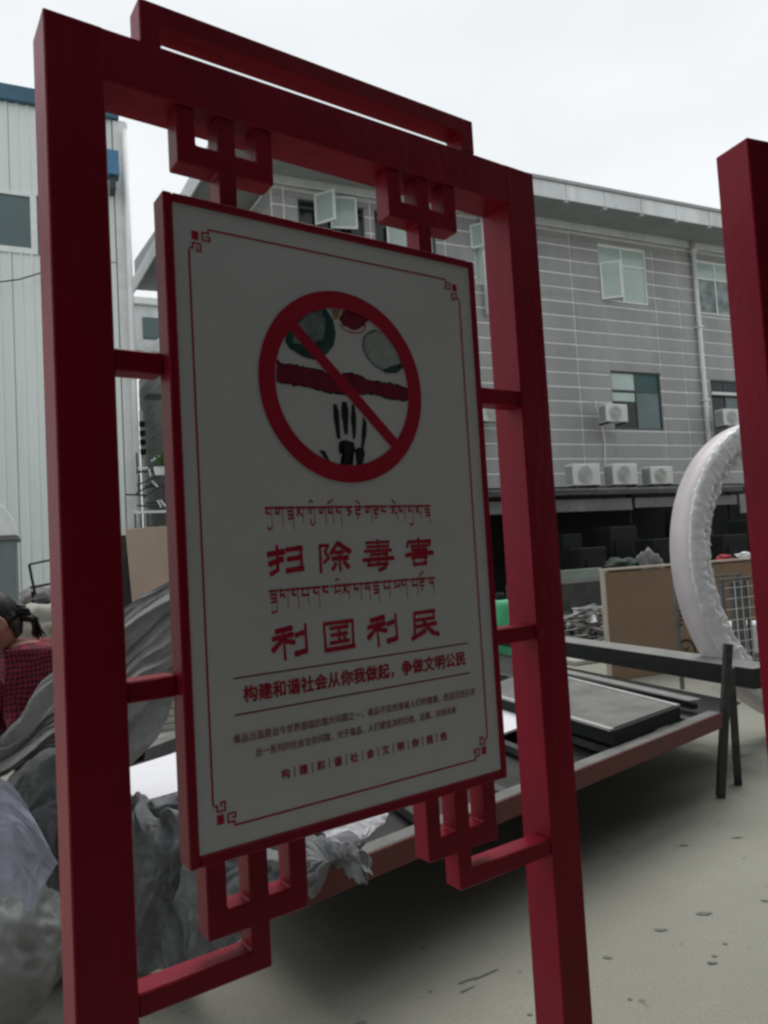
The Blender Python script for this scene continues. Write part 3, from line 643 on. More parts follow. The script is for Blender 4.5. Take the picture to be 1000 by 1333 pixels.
for i, (s, z, o, lb) in enumerate(acs):
    a = ac0 if i == 0 else copy_tree(ac0)
    if lb: a['label'] = lb
    a.location = gpos(s, z, o); a.rotation_euler = (0, 0, GROT)
    if i < 3: a.scale = ((.88, 1, .84), (.84, 1, .84), (.8, 1, .72))[i]
# cables and hoses below the wall units
b = MB()
b.tube([gpos(8.62, 4.5, .1), gpos(8.7, 4.1, .05), gpos(8.66, 3.6, .05), gpos(8.74, 3.0, .06)], .02, 6)
b.tube([gpos(8.5, 5.2, .05), gpos(8.45, 5.05, .1), gpos(8.55, 4.85, .1)], .015, 6)
tag(rebase(b.build('cable', M_pipe)), 'thin pale hoses running down the wall below the window air conditioner', 'cable')

# ------------------------------------------------------------------ lean-to canopy along the wall
cp = thing('lean_to_canopy', 'dark lean-to canopy along the foot of the grey building carrying air conditioners', 'canopy', gpos(0, 0, 0), GROT)
b = MB()
for k in range(14):
    x0 = -1.0+k*.86
    if x0 > 9.6: break
    r_ = MB(); r_.box(x0+.006, min(x0+.854, 10.2), -2.9, 0, 2.585+rnd.uniform(0, .01), 2.635+rnd.uniform(0, .01)); r_.build('roof_sheet', M_steelg, cp)
b.bm.free()
MB().box(-1, 10.2, -2.9, -2.82, 2.50, 2.58).build('front_trim', M_steel, cp)
MB().box(-1, 7.0, -2.72, -2.66, 2.16, 2.42, bev=.005).build('fascia_beam', M_steelg, cp)
MB().box(7.08, 10.2, -2.72, -2.66, 2.20, 2.42, bev=.005).build('fascia_beam', M_steelg, cp)
for x in (-.8, 3.2, 7.04, 10.1): MB().box(x-.03, x+.03, -2.60, -2.54, 0, 2.5).build('post', M_dark, cp)
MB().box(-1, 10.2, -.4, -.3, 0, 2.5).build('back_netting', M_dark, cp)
cp2 = thing('sloping_canopy', 'grey sheet canopy rising to the right behind the wrapped ring', 'canopy', gpos(10.6, 0, 0), GROT)
bb = MB(); bb.bar((0, -2.0, 2.62), (4.5, -2.0, 3.05), 1.9, .05); bb.build('roof_sheet', M_steelg, cp2)
bb = MB(); bb.bar((0, -2.97, 2.50), (4.5, -2.97, 2.80), .05, .14); bb.build('edge_beam', M_steel, cp2)
MB().box(.1, .35, -2.6, -2.35, 2.0, 2.46, bev=.01).build('lamp_box', M_pipe, cp2)
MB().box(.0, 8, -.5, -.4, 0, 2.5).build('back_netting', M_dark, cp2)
for x in (.6, 4.4): MB().box(x, x+.08, -2.6, -2.5, 0, 2.3).build('post', M_steel, cp2)

# things kept under the canopy
tag(rebase(MB().box(0, 2.6, 0, .08, 0, 1.02, Matrix.Translation(P(728, 790, 13.5).xy.to_3d()) @ Matrix.Rotation(GROT, 4, 'Z'), bev=.01).build('partition_panel', M_greenwall)), 'low grey-green panel standing behind the scrap metal', 'panel')

# ------------------------------------------------------------------ cloth helper
def catmull(p0, p1, p2, p3, t):
    return .5*((2*p1)+(-p0+p2)*t+(2*p0-5*p1+4*p2-p3)*t*t+(-p0+3*p1-3*p2+p3)*t**3)
def interp(row, u):
    n = len(row)-1; x = u*n; i = min(int(x), n-1); t = x-i
    g = lambda k: row[max(0, min(n, k))]
    return catmull(g(i-1), g(i), g(i+1), g(i+2), t)
def cloth(name, rows, m, nu=90, nv=60, fold=.03, fs=(3, 12), seed=0, th=.004, crump=.01, cs=14, ripple=None, parent=None):
    bm = bmesh.new(); G_ = []
    ctrl = [[Vector(p) for p in r_] for r_ in rows]
    for j in range(nv+1):
        v = j/nv; rr = []
        for i in range(nu+1):
            u = i/nu; col = [interp(r_, u) for r_ in ctrl]; rr.append(interp(col, v))
        G_.append(rr)
    out = []
    for j in range(nv+1):
        for i in range(nu+1):
            p = G_[j][i]
            a = G_[j][min(i+1, nu)]-G_[j][max(i-1, 0)]; c = G_[min(j+1, nv)][i]-G_[max(j-1, 0)][i]
            n_ = a.cross(c); n_ = n_.normalized() if n_.length > 1e-9 else Vector((0, -1, 0))
            q = Vector((i/nu*fs[0], j/nv*fs[1], seed*7.3)); q = q + Vector((.55*noise.noise(q*1.1+Vector((5, 5, 0))), .5*noise.noise(q*1.3+Vector((0, 9, 3))), 0))
            f1 = noise.noise(q); f1 = (1-abs(f1)*2.6)
            f2 = noise.noise(p*cs+Vector((seed, 0, 0)))+.5*noise.noise(p*cs*2.3)
            f3 = 1-abs(noise.noise(q*2.7+Vector((2*noise.noise(q*2), 3, 1))))*2.8
            dsp = fold*f1+crump*f2+fold*.30*f3
            if ripple: dsp += ripple[0]*math.sin(ripple[1]*i/nu*6.283+1.5*noise.noise(p*4))
            out.append(bm.verts.new(p+n_*dsp))
    for j in range(nv):
        for i in range(nu):
            k = j*(nu+1)+i; bm.faces.new((out[k], out[k+1], out[k+nu+2], out[k+nu+1]))
    if th:
        bmesh.ops.solidify(bm, geom=bm.faces[:], thickness=th)
    me = bpy.data.meshes.new(name); bm.to_mesh(me); bm.free(); me.materials.append(m)
    for p in me.polygons: p.use_smooth = True
    o = bpy.data.objects.new(name, me); COL.objects.link(o); o.parent = parent
    return o

# ------------------------------------------------------------------ the steel work table
A_ = Pz(940, 927, .5); B_ = Pz(400, 1143, .5); C_ = Pz(978, 893, .5); D_ = Pz(652, 838, .5)
tb = thing('work_table', 'long steel frame work table with rusty red near rail on thin grey legs', 'table', (A_.x, A_.y, 0))
o3 = Vector((A_.x, A_.y, 0))
def rail(a, c, wd, ht, m_, nm, par=tb, z=None, bev=.003):
    r_ = MB(); r_.bar(Vector(a)-o3, Vector(c)-o3, wd, ht, bev); return r_.build(nm, m_, par)
dn = (B_-A_).normalized(); pn = Vector((-dn.y, dn.x, 0)); pn = pn if pn.y > 0 else -pn      # pn: away from us
B2 = B_+dn*.06
rl = rail(A_+pn*.005-Vector((0, 0, .045)), B2+pn*.005-Vector((0, 0, .045)), .008, .086, M_primer, 'rail_face')
rail(A_+pn*.045-Vector((0, 0, .04)), B2+pn*.045-Vector((0, 0, .04)), .07, .078, M_steelg, 'near_rail')
# far beams: shaded face and lit top put into the steel colours
fd = (D_-C_).normalized()
fp = Vector((-fd.y, fd.x, 0)); fp = fp if fp.x > 0 else -fp
M_steeld = mat('steel_painted_shade', (.022, .022, .022), .5, metal=.2, var=.3, scale=9)  # black carries the shade of faces and gaps
rail(C_-fd*.06+fp*.08+Vector((0, 0, .055)), D_+fd*.9+fp*.08+Vector((0, 0, .055)), .24, .13, M_steeld, 'far_beam')
rail(C_-fd*.065+fp*.08+Vector((0, 0, .123)), D_+fd*.9+fp*.08+Vector((0, 0, .123)), .245, .005, M_frame2, 'beam_top')
E_ = Pz(172, 980, .5); F_ = Pz(230, 958, .5); ed = (F_-E_).normalized()
rail(E_-ed*.6-Vector((0, 0, .03)), F_+ed*3.0-Vector((0, 0, .03)), .10, .08, M_steelg, 'back_rail')
C2 = Pz(925, 918, .5)
# slats / cross members under the load
k_ = 0
for s in (.12, .5, .9, 1.3, 1.75, 2.2, 2.6):
    q0 = A_+dn*s+pn*.085-Vector((0, 0, .055)); q1 = q0+fd*(2.3-.15*s)
    rail(q0, q1, .05, .04, M_steel, 'cross_bar')
rail(Pz(905, 912, .49), Pz(690, 864, .49), .09, .012, M_frame2, 'inner_rail'); rail(Pz(905, 920, .45), Pz(690, 873, .45), .05, .03, M_steeld, 'inner_rail')  # pale strip over black bar: lit top and dark gap as colour
# sheet top under the pile, blackened to carry the shade of the gap
bm_ = MB(); bm = bm_.bm
pts = [A_+dn*.12+pn*.1, A_+dn*2.7+pn*.1, E_+ed*.2, D_+fd*.7-Vector((.05, 0, 0)), C_+fd*.0-Vector((.1, .05, 0))]
quadprism([p-o3 for p in pts], [.405]*5, [.41]*5); bm_.build('base_sheet', M_steeld, tb)
# legs
def leg(p, q, wd=.042):
    r_ = MB(); r_.bar(p-o3, q-o3, wd, wd, .002); r_.build('leg', M_steelg if False else M_steel, tb)
leg(Pz(938, 1038, 0), P(948, 838, 4.33)); leg(Pz(961, 1021, 0), P(951, 868, 4.40))
leg(A_+fd*1.9+Vector((0, 0, -.5)), A_+fd*1.9+Vector((0, 0, .0)), .05); leg(B2+pn*1.9+Vector((0, 0, -.5)), B2+pn*1.9, .05); leg(B2+pn*1.1+Vector((0, 0, -.5)), B2+pn*1.1, .05)

# tray-like cabinet panel lying on the table
def slab(name, px, z, ht, m_top, m_side, label, cat, lip=.0, group=None):
    top = [Pz(x, y, z) for x, y in px]; c = sum(top, Vector())/len(top); c.z = z-ht
    t = thing(name, label, cat, c, 0, group)
    global bm
    m1 = MB(); bm = m1.bm; quadprism([p-c for p in top], [0]*4, [ht-.004]*4); m1.build('body', m_side, t)
    m1 = MB(); bm = m1.bm; cc = sum(top, Vector())/4
    quadprism([(cc+(p-cc)*.955)-c for p in top], [ht-.003]*4, [ht]*4); m1.build('top_sheet', m_top, t)
    if lip:
        m1 = MB()
        for a, q in ((top[1], top[2]), (top[3], top[0])): m1.bar(cc+(a-cc)*.985-c, cc+(q-cc)*.985-c, .03, .012)
        m1.build('bright_edge', mat('edge_light', (.42, .42, .40), .5, var=.15, scale=9), t)
    return t
slab('metal_cabinet_panel', [(885, 919), (798, 951), (620, 898), (690, 870)], .575, .075, M_steelg, M_dark, 'flat grey metal box panel with pale edges lying on the work table', 'metal panel', lip=1)
def sheet(px, z, m_, label, cat, name, th=.004):
    global bm
    m1 = MB(); bm = m1.bm; quadprism([Pz(x, y, z) for x, y in px], [z-th]*4, [z]*4); o = m1.build(name, m_); rebase(o); return tag(o, label, cat)
sheet([(690, 905), (688, 942), (620, 968), (600, 925)], .50, M_paper, 'white board lying on the table beside the red post', 'board', 'white_board', .012)
sheet([(250, 973), (252, 1024), (120, 1062), (120, 1014)], .515, M_paper, 'white sheet lying on the table behind the left gap of the sign', 'board', 'white_sheet', .012)
tag(rebase(cloth('plastic_wrap', [[P(415, 1070, 2.12), P(440, 1060, 2.16), P(470, 1052, 2.2), P(506, 1058, 2.24)], [P(425, 1084, 2.06), P(450, 1080, 2.08), P(478, 1080, 2.12), P(500, 1072, 2.18)], [P(440, 1090, 2.04), P(456, 1096, 2.05), P(470, 1100, 2.08), P(486, 1086, 2.14)]], M_paper, 50, 34, .012, (2.2, 2), 3, .0015, .004, 20)), 'crumpled white plastic sheet at the end of the grey cloth on the rail', 'plastic sheet')

# ------------------------------------------------------------------ cloths
heapx = [-60, 0, 60, 110, 160, 200, 235, 270, 330, 390, 430, 455, 470]
ty = [1075, 1045, 1000, 985, 1020, 1032, 1024, 1040, 1070, 1076, 1086, 1092, 1098]
tY = [2.9, 2.9, 2.9, 2.95, 2.95, 2.9, 2.85, 2.75, 2.6, 2.42, 2.32, 2.27, 2.25]
my = [1120, 1110, 1080, 1070, 1080, 1090, 1085, 1095, 1115, 1112, 1105, 1102, 1104]
by = [1300, 1300, 1295, 1290, 1285, 1280, 1272, 1258, 1212, 1178, 1146, 1126, 1112]
rows = [[P(x, y-6, Y+.22) for x, y, Y in zip(heapx, ty, tY)], [P(x, y, Y-.02) for x, y, Y in zip(heapx, ty, tY)],
        [P(x, y, Y-.17) for x, y, Y in zip(heapx, my, tY)],
        [P(x, (y+y2)/2, Y-.20) for x, y, y2, Y in zip(heapx, my, by, tY)], [P(x, y, Y-.16) for x, y, Y in zip(heapx, by, tY)]]
tag(rebase(cloth('grey_blanket', rows, M_felt, 320, 170, .07, (12, 3.0), 4, .005, .014, 7)), 'heap of dark grey felt blanket sagging off the near end of the table', 'blanket')
rowsA = [[P(310, 715, 3.05), P(262, 733, 3.0), P(222, 755, 2.9), P(165, 790, 2.8), P(110, 850, 2.7), P(62, 890, 2.6), (P(30, 950, 2.5)), P(-2, 988, 2.45), P(-70, 1010, 2.4)],
         [P(310, 760, 2.95), P(262, 780, 2.95), P(222, 805, 2.85), P(175, 850, 2.75), P(120, 900, 2.6), P(66, 925, 2.5), P(34, 962, 2.45), P(0, 990, 2.42), P(-70, 1015, 2.35)],
         [P(310, 830, 2.95), P(262, 850, 2.9), P(222, 872, 2.85), P(182, 900, 2.7), P(125, 940, 2.6), P(70, 955, 2.5), P(36, 972, 2.45), P(2, 992, 2.42), P(-70, 1018, 2.35)],
         [P(300, 860, 2.95), P(250, 890, 2.9), P(215, 915, 2.85), P(185, 972, 2.75), P(130, 1010, 2.65), P(72, 975, 2.5), P(38, 980, 2.46), P(3, 995, 2.43), P(-70, 1022, 2.36)]]
tag(rebase(cloth('grey_cloth', rowsA, M_feltl, 180, 90, .045, (1.6, 6.5), 9, .005, .010, 9)), 'light grey felt cloth pulled up diagonally towards the worker', 'cloth')
rowsB = [[P(-60, 1065, 2.75), P(0, 1022, 2.72), P(30, 985, 2.7), P(64, 958, 2.7), P(120, 940, 2.75)], [P(-60, 1085, 2.62), P(0, 1045, 2.6), P(35, 1005, 2.58), P(68, 985, 2.58), P(120, 968, 2.6)], [P(-60, 1130, 2.68), P(0, 1095, 2.66), P(40, 1050, 2.62), P(72, 1020, 2.62), P(120, 1000, 2.65)]]
tag(rebase(cloth('cloth_roll', rowsB, M_felt, 80, 30, .012, (3, 2), 12, .006, .006, 12)), 'rolled edge of dark grey blanket under the worker, left of the post', 'cloth')
rowsC = [[P(-60, 985, 2.42), P(0, 1012, 2.38), P(24, 1032, 2.36), P(50, 1075, 2.34), P(74, 1124, 2.32)], [P(-60, 1080, 2.34), P(0, 1085, 2.31), P(24, 1095, 2.3), P(45, 1115, 2.3), P(68, 1135, 2.3)], [P(-60, 1190, 2.36), P(0, 1168, 2.33), P(20, 1170, 2.31), P(36, 1188, 2.3), P(50, 1165, 2.3)]]
tag(rebase(cloth('lavender_sheet', rowsC, M_lav, 70, 60, .008, (2, 5), 21, .002, .004, 16)), 'pale lavender plastic packing sheet at the left edge above the grey bag', 'plastic sheet')
# bag
bag = bmesh.new(); bmesh.ops.create_icosphere(bag, subdivisions=5, radius=1)
c = P(-6, 1240, 2.45)
for v_ in bag.verts:
    n_ = v_.co.copy(); rr = 1+.10*noise.noise(n_*2.1)+.06*(1-abs(noise.noise(n_*4.5+Vector((3, 1, 0))))*2.4)+.02*noise.noise(n_*11)
    q = Vector((n_.x*.215, n_.y*.2, n_.z*.225))*rr
    v_.co = c+q; v_.co.z = max(v_.co.z, .004+.01*noise.noise(n_*6))
me = bpy.data.meshes.new('plastic_bag'); bag.to_mesh(me); bag.free(); me.materials.append(M_bag)
for p in me.polygons: p.use_smooth = True
o = bpy.data.objects.new('plastic_bag', me); COL.objects.link(o); rebase(o); tag(o, 'bulging grey translucent plastic bag on the ground in the bottom left corner', 'bag')

# ------------------------------------------------------------------ ring in bubble wrap
th_, ln, rr0 = R(66.8), .112, 1.207
ra = Vector((math.sin(th_), math.cos(th_), 0)); rn = Vector((-ra.y, ra.x, 0)); rb_ = Vector((0, 0, math.cos(ln)))+rn*math.sin(ln); rno = rn*math.cos(ln)-Vector((0, 0, math.sin(ln)))
RC = Vector((3.203, 5.95, rr0*math.cos(ln)+.01))
rt = thing('wrapped_ring', 'large upright white ring wrapped in crumpled bubble wrap behind the table', 'ring', (RC.x, RC.y, 0))
rbase = Vector((RC.x, RC.y, 0))
def revolve(prof, m_, nm, par, n=160, nz=0, seed=0, ns_=3.0, inner=None):
    bmr = bmesh.new(); rings = []
    for k in range(n):
        a = 2*math.pi*k/n; e = ra*math.cos(a)+rb_*math.sin(a); ring = []
        for i, (r_, d_) in enumerate(prof):
            q = Vector((math.cos(a)*ns_, math.sin(a)*ns_, i*.55+seed))
            dr = nz*(.8*noise.noise(q*2.2)+.5*noise.noise(q*5.5)+1.6*(1-abs(noise.noise(q*1.1+Vector((0, 0, i*.8))))*3)*max(0, noise.noise(q*.35)+.25)); 
            if inner and i in inner: dr *= 2.6
            ring.append(bmr.verts.new(RC-rbase+e*(r_+dr)+rno*(d_+dr*.6)))
        rings.append(ring)
    m_n = len(prof)
    for k in range(n):
        A1, B1 = rings[k], rings[(k+1) % n]
        for i in range(m_n): bmr.faces.new((A1[i], A1[(i+1) % m_n], B1[(i+1) % m_n], B1[i]))
    bmesh.ops.recalc_face_normals(bmr, faces=bmr.faces[:])
    me_ = bpy.data.meshes.new(nm); bmr.to_mesh(me_); bmr.free(); me_.materials.append(m_)
    for p in me_.polygons: p.use_smooth = True
    o_ = bpy.data.objects.new(nm, me_); COL.objects.link(o_); o_.parent = par; return o_
core = revolve([(rr0, 0), (rr0, -.17), (rr0-.02, -.185), (rr0-.15, -.185), (rr0-.15, 0)], M_ring, 'ring_body', rt)
pr_ = [(rr0-.004, -.184), (rr0-.012, -.200), (rr0-.05, -.204), (rr0-.09, -.207), (rr0-.13, -.206), (rr0-.155, -.200), (rr0-.175, -.165), (rr0-.17, -.09), (rr0-.16, -.02), (rr0-.12, -.004), (rr0-.08, -.05), (rr0-.06, -.12)]
revolve(pr_, M_wrap, 'bubble_wrap', rt, 640, .009, 5, 15, inner=(5, 6, 7))
revolve([(rr0-.14, -.15), (rr0-.225, -.17), (rr0-.23, -.15), (rr0-.145, -.13)], M_wrap, 'wrap_frill', rt, 420, .014, 9, 14)

# ------------------------------------------------------------------ carton, cage, scrap, green drum
cpos = P(785, 745, 8.0); ct = thing('large_carton', 'tall brown cardboard panel crate standing behind the wrapped ring', 'crate', (cpos.x, cpos.y, 0), GROT)
MB().box(.022, 2.3, 0, .06, 0, 1.165, bev=.006).build('crate_body', M_board2, ct)
MB().box(0, .020, -.012, .06, 0, 1.18, bev=.004).build('edge_board', M_edge, ct)
MB().box(.0, 2.3, -.014, .07, 1.182, 1.205, bev=.003).build('lid_edge', M_edge, ct)
b = MB(); n = 28; b_ = []
def disc_ring(b, cx, cz, r0, r1, y, n=28):
    for k in range(n):
        a0, a1 = 2*math.pi*k/n, 2*math.pi*(k+1)/n
        vs = [b.bm.verts.new((cx+r_*math.cos(a), y, cz+r_*math.sin(a))) for r_, a in ((r0, a0), (r1, a0), (r1, a1), (r0, a1))]; b.bm.faces.new(vs)
disc_ring(b, 1.10, .20, .12, .15, -.003)
for q in (((1.04, .14), (1.14, .26)), ((1.16, .14), (1.06, .26)), ((1.02, .2), (1.18, .2))): b.bar((q[0][0], -.003, q[0][1]), (q[1][0], -.003, q[1][1]), .02, .002)
for k in range(4): b.box(.96, 1.08, -.004, -.002, .50+k*.05, .525+k*.05)
b.box(1.0, 1.3, -.004, -.002, .0+.01, .04)
b.build('printed_mark', M_black, ct)
# cage
cg0 = P(938, 752, 6.9); cg = thing('wire_cage', 'grey metal wire cage rack seen through the wrapped ring', 'cage', (cg0.x, cg0.y, 0), GROT)
b = MB()
for x in (0, .33, .9): b.box(x, x+(.03 if x else .04), 0, .03, 0, 1.08)
b.box(0, .93, 0, .03, 1.06, 1.09); b.box(0, .93, .57, .60, 1.06, 1.09); b.box(0, .03, .57, .6, 0, 1.08); b.box(.9, .93, .57, .6, 0, 1.08); b.box(0, .93, 0, .03, .28, .31)
b.build('cage_frame', M_steelg, cg)
wv = MB().box(.17, .176, -.002, .004, .31, 1.06).build('bar', M_frame, cg)
for k in range(1, 9): share(wv, cg, (k*.085, 0, 0))
wv = MB().box(.04, .9, -.006, -.002, .40, .406).build('cross_wire', M_frame, cg)
for k in range(1, 7): share(wv, cg, (0, 0, k*.1))
MB().box(.16, .32, .03, .06, .31, 1.05).build('side_sheet', M_steelg, cg)
MB().box(.38, .8, .2, .5, .32, .62, bev=.02).build('white_load', M_paper, cg)
# scrap pile
sc0 = Pz(765, 846, 0); rs = random.Random(11)
b = MB()
for k in range(230):
    L_ = rs.uniform(.15, .75); a = rs.uniform(-.5, .5)+(0 if rs.random() < .6 else rs.uniform(-1.5, 1.5)); cx = rs.gauss(-.1, .5); hgt = max(.03, .62*math.exp(-(cx/.75)**2)*rs.random()); cy = rs.uniform(-.45, .5)
    c = Vector((cx, cy, hgt)); dv = Vector((math.cos(a), math.sin(a)*.6, rs.uniform(-.35, .35))).normalized()*L_/2
    p0_, p1_ = c-dv, c+dv
    p0_.z = max(.01, p0_.z); p1_.z = max(.01, p1_.z)
    b.bar(p0_, p1_, rs.uniform(.015, .07), rs.uniform(.003, .02))
for k in range(120):
    cx = rs.gauss(-.05, .45); hgt = max(.03, .60*math.exp(-(cx/.75)**2)*rs.random()); c = Vector((cx, rs.uniform(-.5, .3), hgt)); vv = []
    for q in range(5): vv.append(b.bm.verts.new(c+Vector((rs.uniform(-.11, .11), rs.uniform(-.08, .08), rs.uniform(-.07, .07)))))
    for q in ((0, 1, 2), (0, 2, 3), (0, 3, 4)): b.bm.faces.new([vv[t_] for t_ in q])
o = b.build('scrap_pile', M_alu, kind='stuff'); o.location = (sc0.x, sc0.y, 0)
tag(o, 'heap of tangled scrap metal strips on the ground left of the carton', 'scrap metal')
o = MB().box(-1.0, .62, -1.0, -.55, 0, .06, bev=.01).build('pale_slab', M_wood); o.location = (sc0.x, sc0.y, 0); o.rotation_euler.z = GROT
tag(o, 'pale flat slab on the ground in front of the scrap heap', 'slab')
gd = P(652, 790, 8.6); gt = thing('green_drum', 'bright green plastic cylinder standing between the sign board and right post', 'drum', (gd.x, gd.y, 0))
b = MB(); b.tube([(0, 0, 0), (0, 0, .02), (0, 0, .82), (0, 0, .88), (0, 0, .90)], .1, 24, radii=[.13, .14, .135, .12, .08]); b.build('drum_body', M_green, gt, smooth=True)
b = MB(); b.tube([(0, 0, .90), (0, 0, .98)], .05, 16, radii=[.055, .045]); b.build('cap', M_dark, gt, smooth=True)
# small goods in the dark under the canopy
def lump(name, c, r_, m_, label, cat, seed=0):
    g_ = bmesh.new(); bmesh.ops.create_icosphere(g_, subdivisions=3, radius=1)
    for v_ in g_.verts:
        n_ = v_.co.copy(); k = 1+.55*noise.noise(n_*1.8+Vector((seed, 0, 0)))+.30*noise.noise(n_*4.2+Vector((0, seed, 0)))
        v_.co = Vector((n_.x*r_[0], n_.y*r_[1], n_.z*r_[2]))*k
    me_ = bpy.data.meshes.new(name); g_.to_mesh(me_); g_.free(); me_.materials.append(m_)
    for p in me_.polygons: p.use_smooth = True
    o_ = bpy.data.objects.new(name, me_); COL.objects.link(o_); o_.location = c; return tag(o_, label, cat)
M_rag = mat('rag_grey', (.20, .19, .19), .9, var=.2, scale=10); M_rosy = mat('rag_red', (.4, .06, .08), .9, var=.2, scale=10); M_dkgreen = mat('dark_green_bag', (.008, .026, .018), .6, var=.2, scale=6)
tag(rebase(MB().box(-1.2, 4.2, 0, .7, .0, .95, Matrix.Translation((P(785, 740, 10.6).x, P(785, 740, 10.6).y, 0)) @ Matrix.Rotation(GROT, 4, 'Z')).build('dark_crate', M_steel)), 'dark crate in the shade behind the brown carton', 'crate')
lump('grey_rag', P(845, 730, 10.8), (.15, .13, .17), M_rag, 'grey rag bundle on the dark crate above the carton', 'rag', 1)
lump('pink_rag', P(944, 727, 10.8), (.10, .1, .06), M_rosy, 'small red and pink rag on the dark crate inside the ring', 'rag', 2)
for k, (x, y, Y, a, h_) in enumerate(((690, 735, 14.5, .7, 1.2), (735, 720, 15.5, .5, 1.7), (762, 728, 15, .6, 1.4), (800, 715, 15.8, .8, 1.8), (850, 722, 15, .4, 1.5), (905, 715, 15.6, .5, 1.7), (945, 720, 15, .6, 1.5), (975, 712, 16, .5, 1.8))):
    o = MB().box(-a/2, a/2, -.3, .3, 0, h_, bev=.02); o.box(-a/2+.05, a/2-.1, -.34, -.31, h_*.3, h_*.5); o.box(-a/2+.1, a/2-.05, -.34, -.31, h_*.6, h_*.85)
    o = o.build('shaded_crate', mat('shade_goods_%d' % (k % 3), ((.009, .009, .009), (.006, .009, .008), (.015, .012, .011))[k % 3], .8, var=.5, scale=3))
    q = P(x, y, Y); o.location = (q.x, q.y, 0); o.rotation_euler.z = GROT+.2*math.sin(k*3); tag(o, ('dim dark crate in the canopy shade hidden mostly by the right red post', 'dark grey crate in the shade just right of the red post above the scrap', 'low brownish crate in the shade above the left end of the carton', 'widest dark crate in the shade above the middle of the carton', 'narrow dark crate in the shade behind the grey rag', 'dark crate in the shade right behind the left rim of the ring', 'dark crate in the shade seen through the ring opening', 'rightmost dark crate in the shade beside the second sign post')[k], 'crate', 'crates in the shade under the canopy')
lump('dark_green_bag', P(812, 737, 11.0), (.28, .2, .12), M_dkgreen, 'dark green bag in the shade beside the grey rag', 'bag', 5)
lump('white_bottle', P(968, 723, 10.7), (.12, .06, .045), M_paper, 'small white container shining in the dark inside the ring', 'container', 3)

# ------------------------------------------------------------------ white clad warehouse on the left
WC = Vector((-5.12, 15.52, 0))
wh = thing('warehouse', 'white ribbed-metal warehouse with blue roof trim at the left edge', 'building', WC, GROT)
def wl(s, z): return (s, 0, z)
winL = (-3.9, -1.80, 8.02, 9.21)
rnd = random.Random(8)
x = 0; k = 0
def ribbed(x0, x1, z0, z1, nm='cladding_panel'):
    bmr = bmesh.new(); pts = []; xx = x0; pitch = .20
    while xx < x1-1e-4:
        for dx, dy in ((0, 0), (.13, 0), (.145, -.028), (.175, -.028), (.19, 0)):
            if xx+dx <= x1: pts.append((xx+dx, dy))
        xx += pitch
    pts.append((x1, 0)); lo = [bmr.verts.new((p[0], p[1], z0)) for p in pts]; hi = [bmr.verts.new((p[0], p[1], z1)) for p in pts]
    for i in range(len(pts)-1): bmr.faces.new((lo[i], lo[i+1], hi[i+1], hi[i]))
    lo2 = [bmr.verts.new((pts[0][0], .03, z0)), bmr.verts.new((pts[-1][0], .03, z0)), bmr.verts.new((pts[-1][0], .03, z1)), bmr.verts.new((pts[0][0], .03, z1))]
    bmr.faces.new(lo2[::-1])
    me_ = bpy.data.meshes.new(nm); bmr.to_mesh(me_); bmr.free(); me_.materials.append(M_clad)
    o_ = bpy.data.objects.new(nm, me_); COL.objects.link(o_); o_.parent = wh; return o_
e = -.28
while e > -12:
    s0 = e-1.0
    a, c = s0+.004, e-.004
    if c < -3.9 or a > -1.80:
        ribbed(a, c, 0, 8.0); ribbed(a, c, 8.02, 11.2)
    else:
        ribbed(a, c, 0, 8.0); ribbed(a, c, 9.26, 11.2)
    e = s0
MB().box(-12, -.0, .04, .2, 0, 11.2).build('wall_core', M_steelg, wh)
MB().box(-.27, .03, -.05, .32, 0, 11.14, bev=.01).build('corner_trim', M_pipe, wh)
MB().box(-12, -.14, -.12, .35, 11.15, 11.48, bev=.01).build('roof_trim', M_blue, wh)
MB().box(-12, -.02, .2, 12, 0.0, 11.1).build('side_wall', M_clad, wh)
wf = MB(); wf.box(-3.9, -1.8, -.04, .03, 8.0, 8.12); wf.box(-1.92, -1.80, -.04, .03, 8.12, 9.2); wf.box(-3.9, -1.8, -.04, .03, 9.2, 9.27)
wf = wf.build('window_frame', M_frame, wh); MB().box(-3.9, -1.92, .0, .012, 8.12, 9.2).build('pane', M_teal_g, wf)
MB().box(-12, -3.9, .0, .035, 8.0, 9.27).build('window_strip', M_teal_g, wh)
b = MB(); b.tube([(-.04, -.14, 10.9), (-.04, -.14, 0)], .06, 12); b.build('downpipe', M_pipe, wh, smooth=True)
q = P(146, 218, 15.2)
bx = thing('blue_wall_box', 'small blue box on a bracket high on the warehouse corner', 'box', (P(146, 237, 15.1)), GROT)
MB().box(-.17, .13, -.25, .05, .05, .58, bev=.01).build('box_body', M_blue2, bx); MB().box(-.05, .06, -.18, .2, -.22, .048, bev=.005).build('bracket', M_steel, bx)
b = MB(); pts = [P(-40, 372, 14.2), P(0, 367, 14.3), P(25, 364, 14.4), P(48, 357, 14.6), P(100, 338, 15.1)]; b.tube(pts, .014, 5)
tag(rebase(b.build('wall_cable', M_dark)), 'thin dark cable sagging across the white warehouse wall', 'cable')
# vent duct in front of warehouse
dp0 = P(-8, 655, 11.0); dt = thing('vent_duct', 'grey sheet-metal duct with bright rounded top at the far left edge', 'duct', (dp0.x-.15, dp0.y, 0), GROT)
MB().box(-.75, .42, -.5, .5, 0, 2.1, bev=.03, seg=2).build('duct_body', mat('duct_grey', (.20, .23, .23), .45, metal=.2, var=.12, scale=3, stretch=(1, 1, .2)), dt)
b = MB(); nn = 12
pts = [(.46, 2.08), (.42, 2.3), (.3, 2.5), (.1, 2.66), (-.2, 2.74), (-.75, 2.76), (-.75, 2.08)]
b.prism(pts, -.52, .52, .01); b.build('hood', M_frame, dt)
MB().box(-.8, .47, -.54, .54, 2.02, 2.075).build('flange', M_steelg, dt)

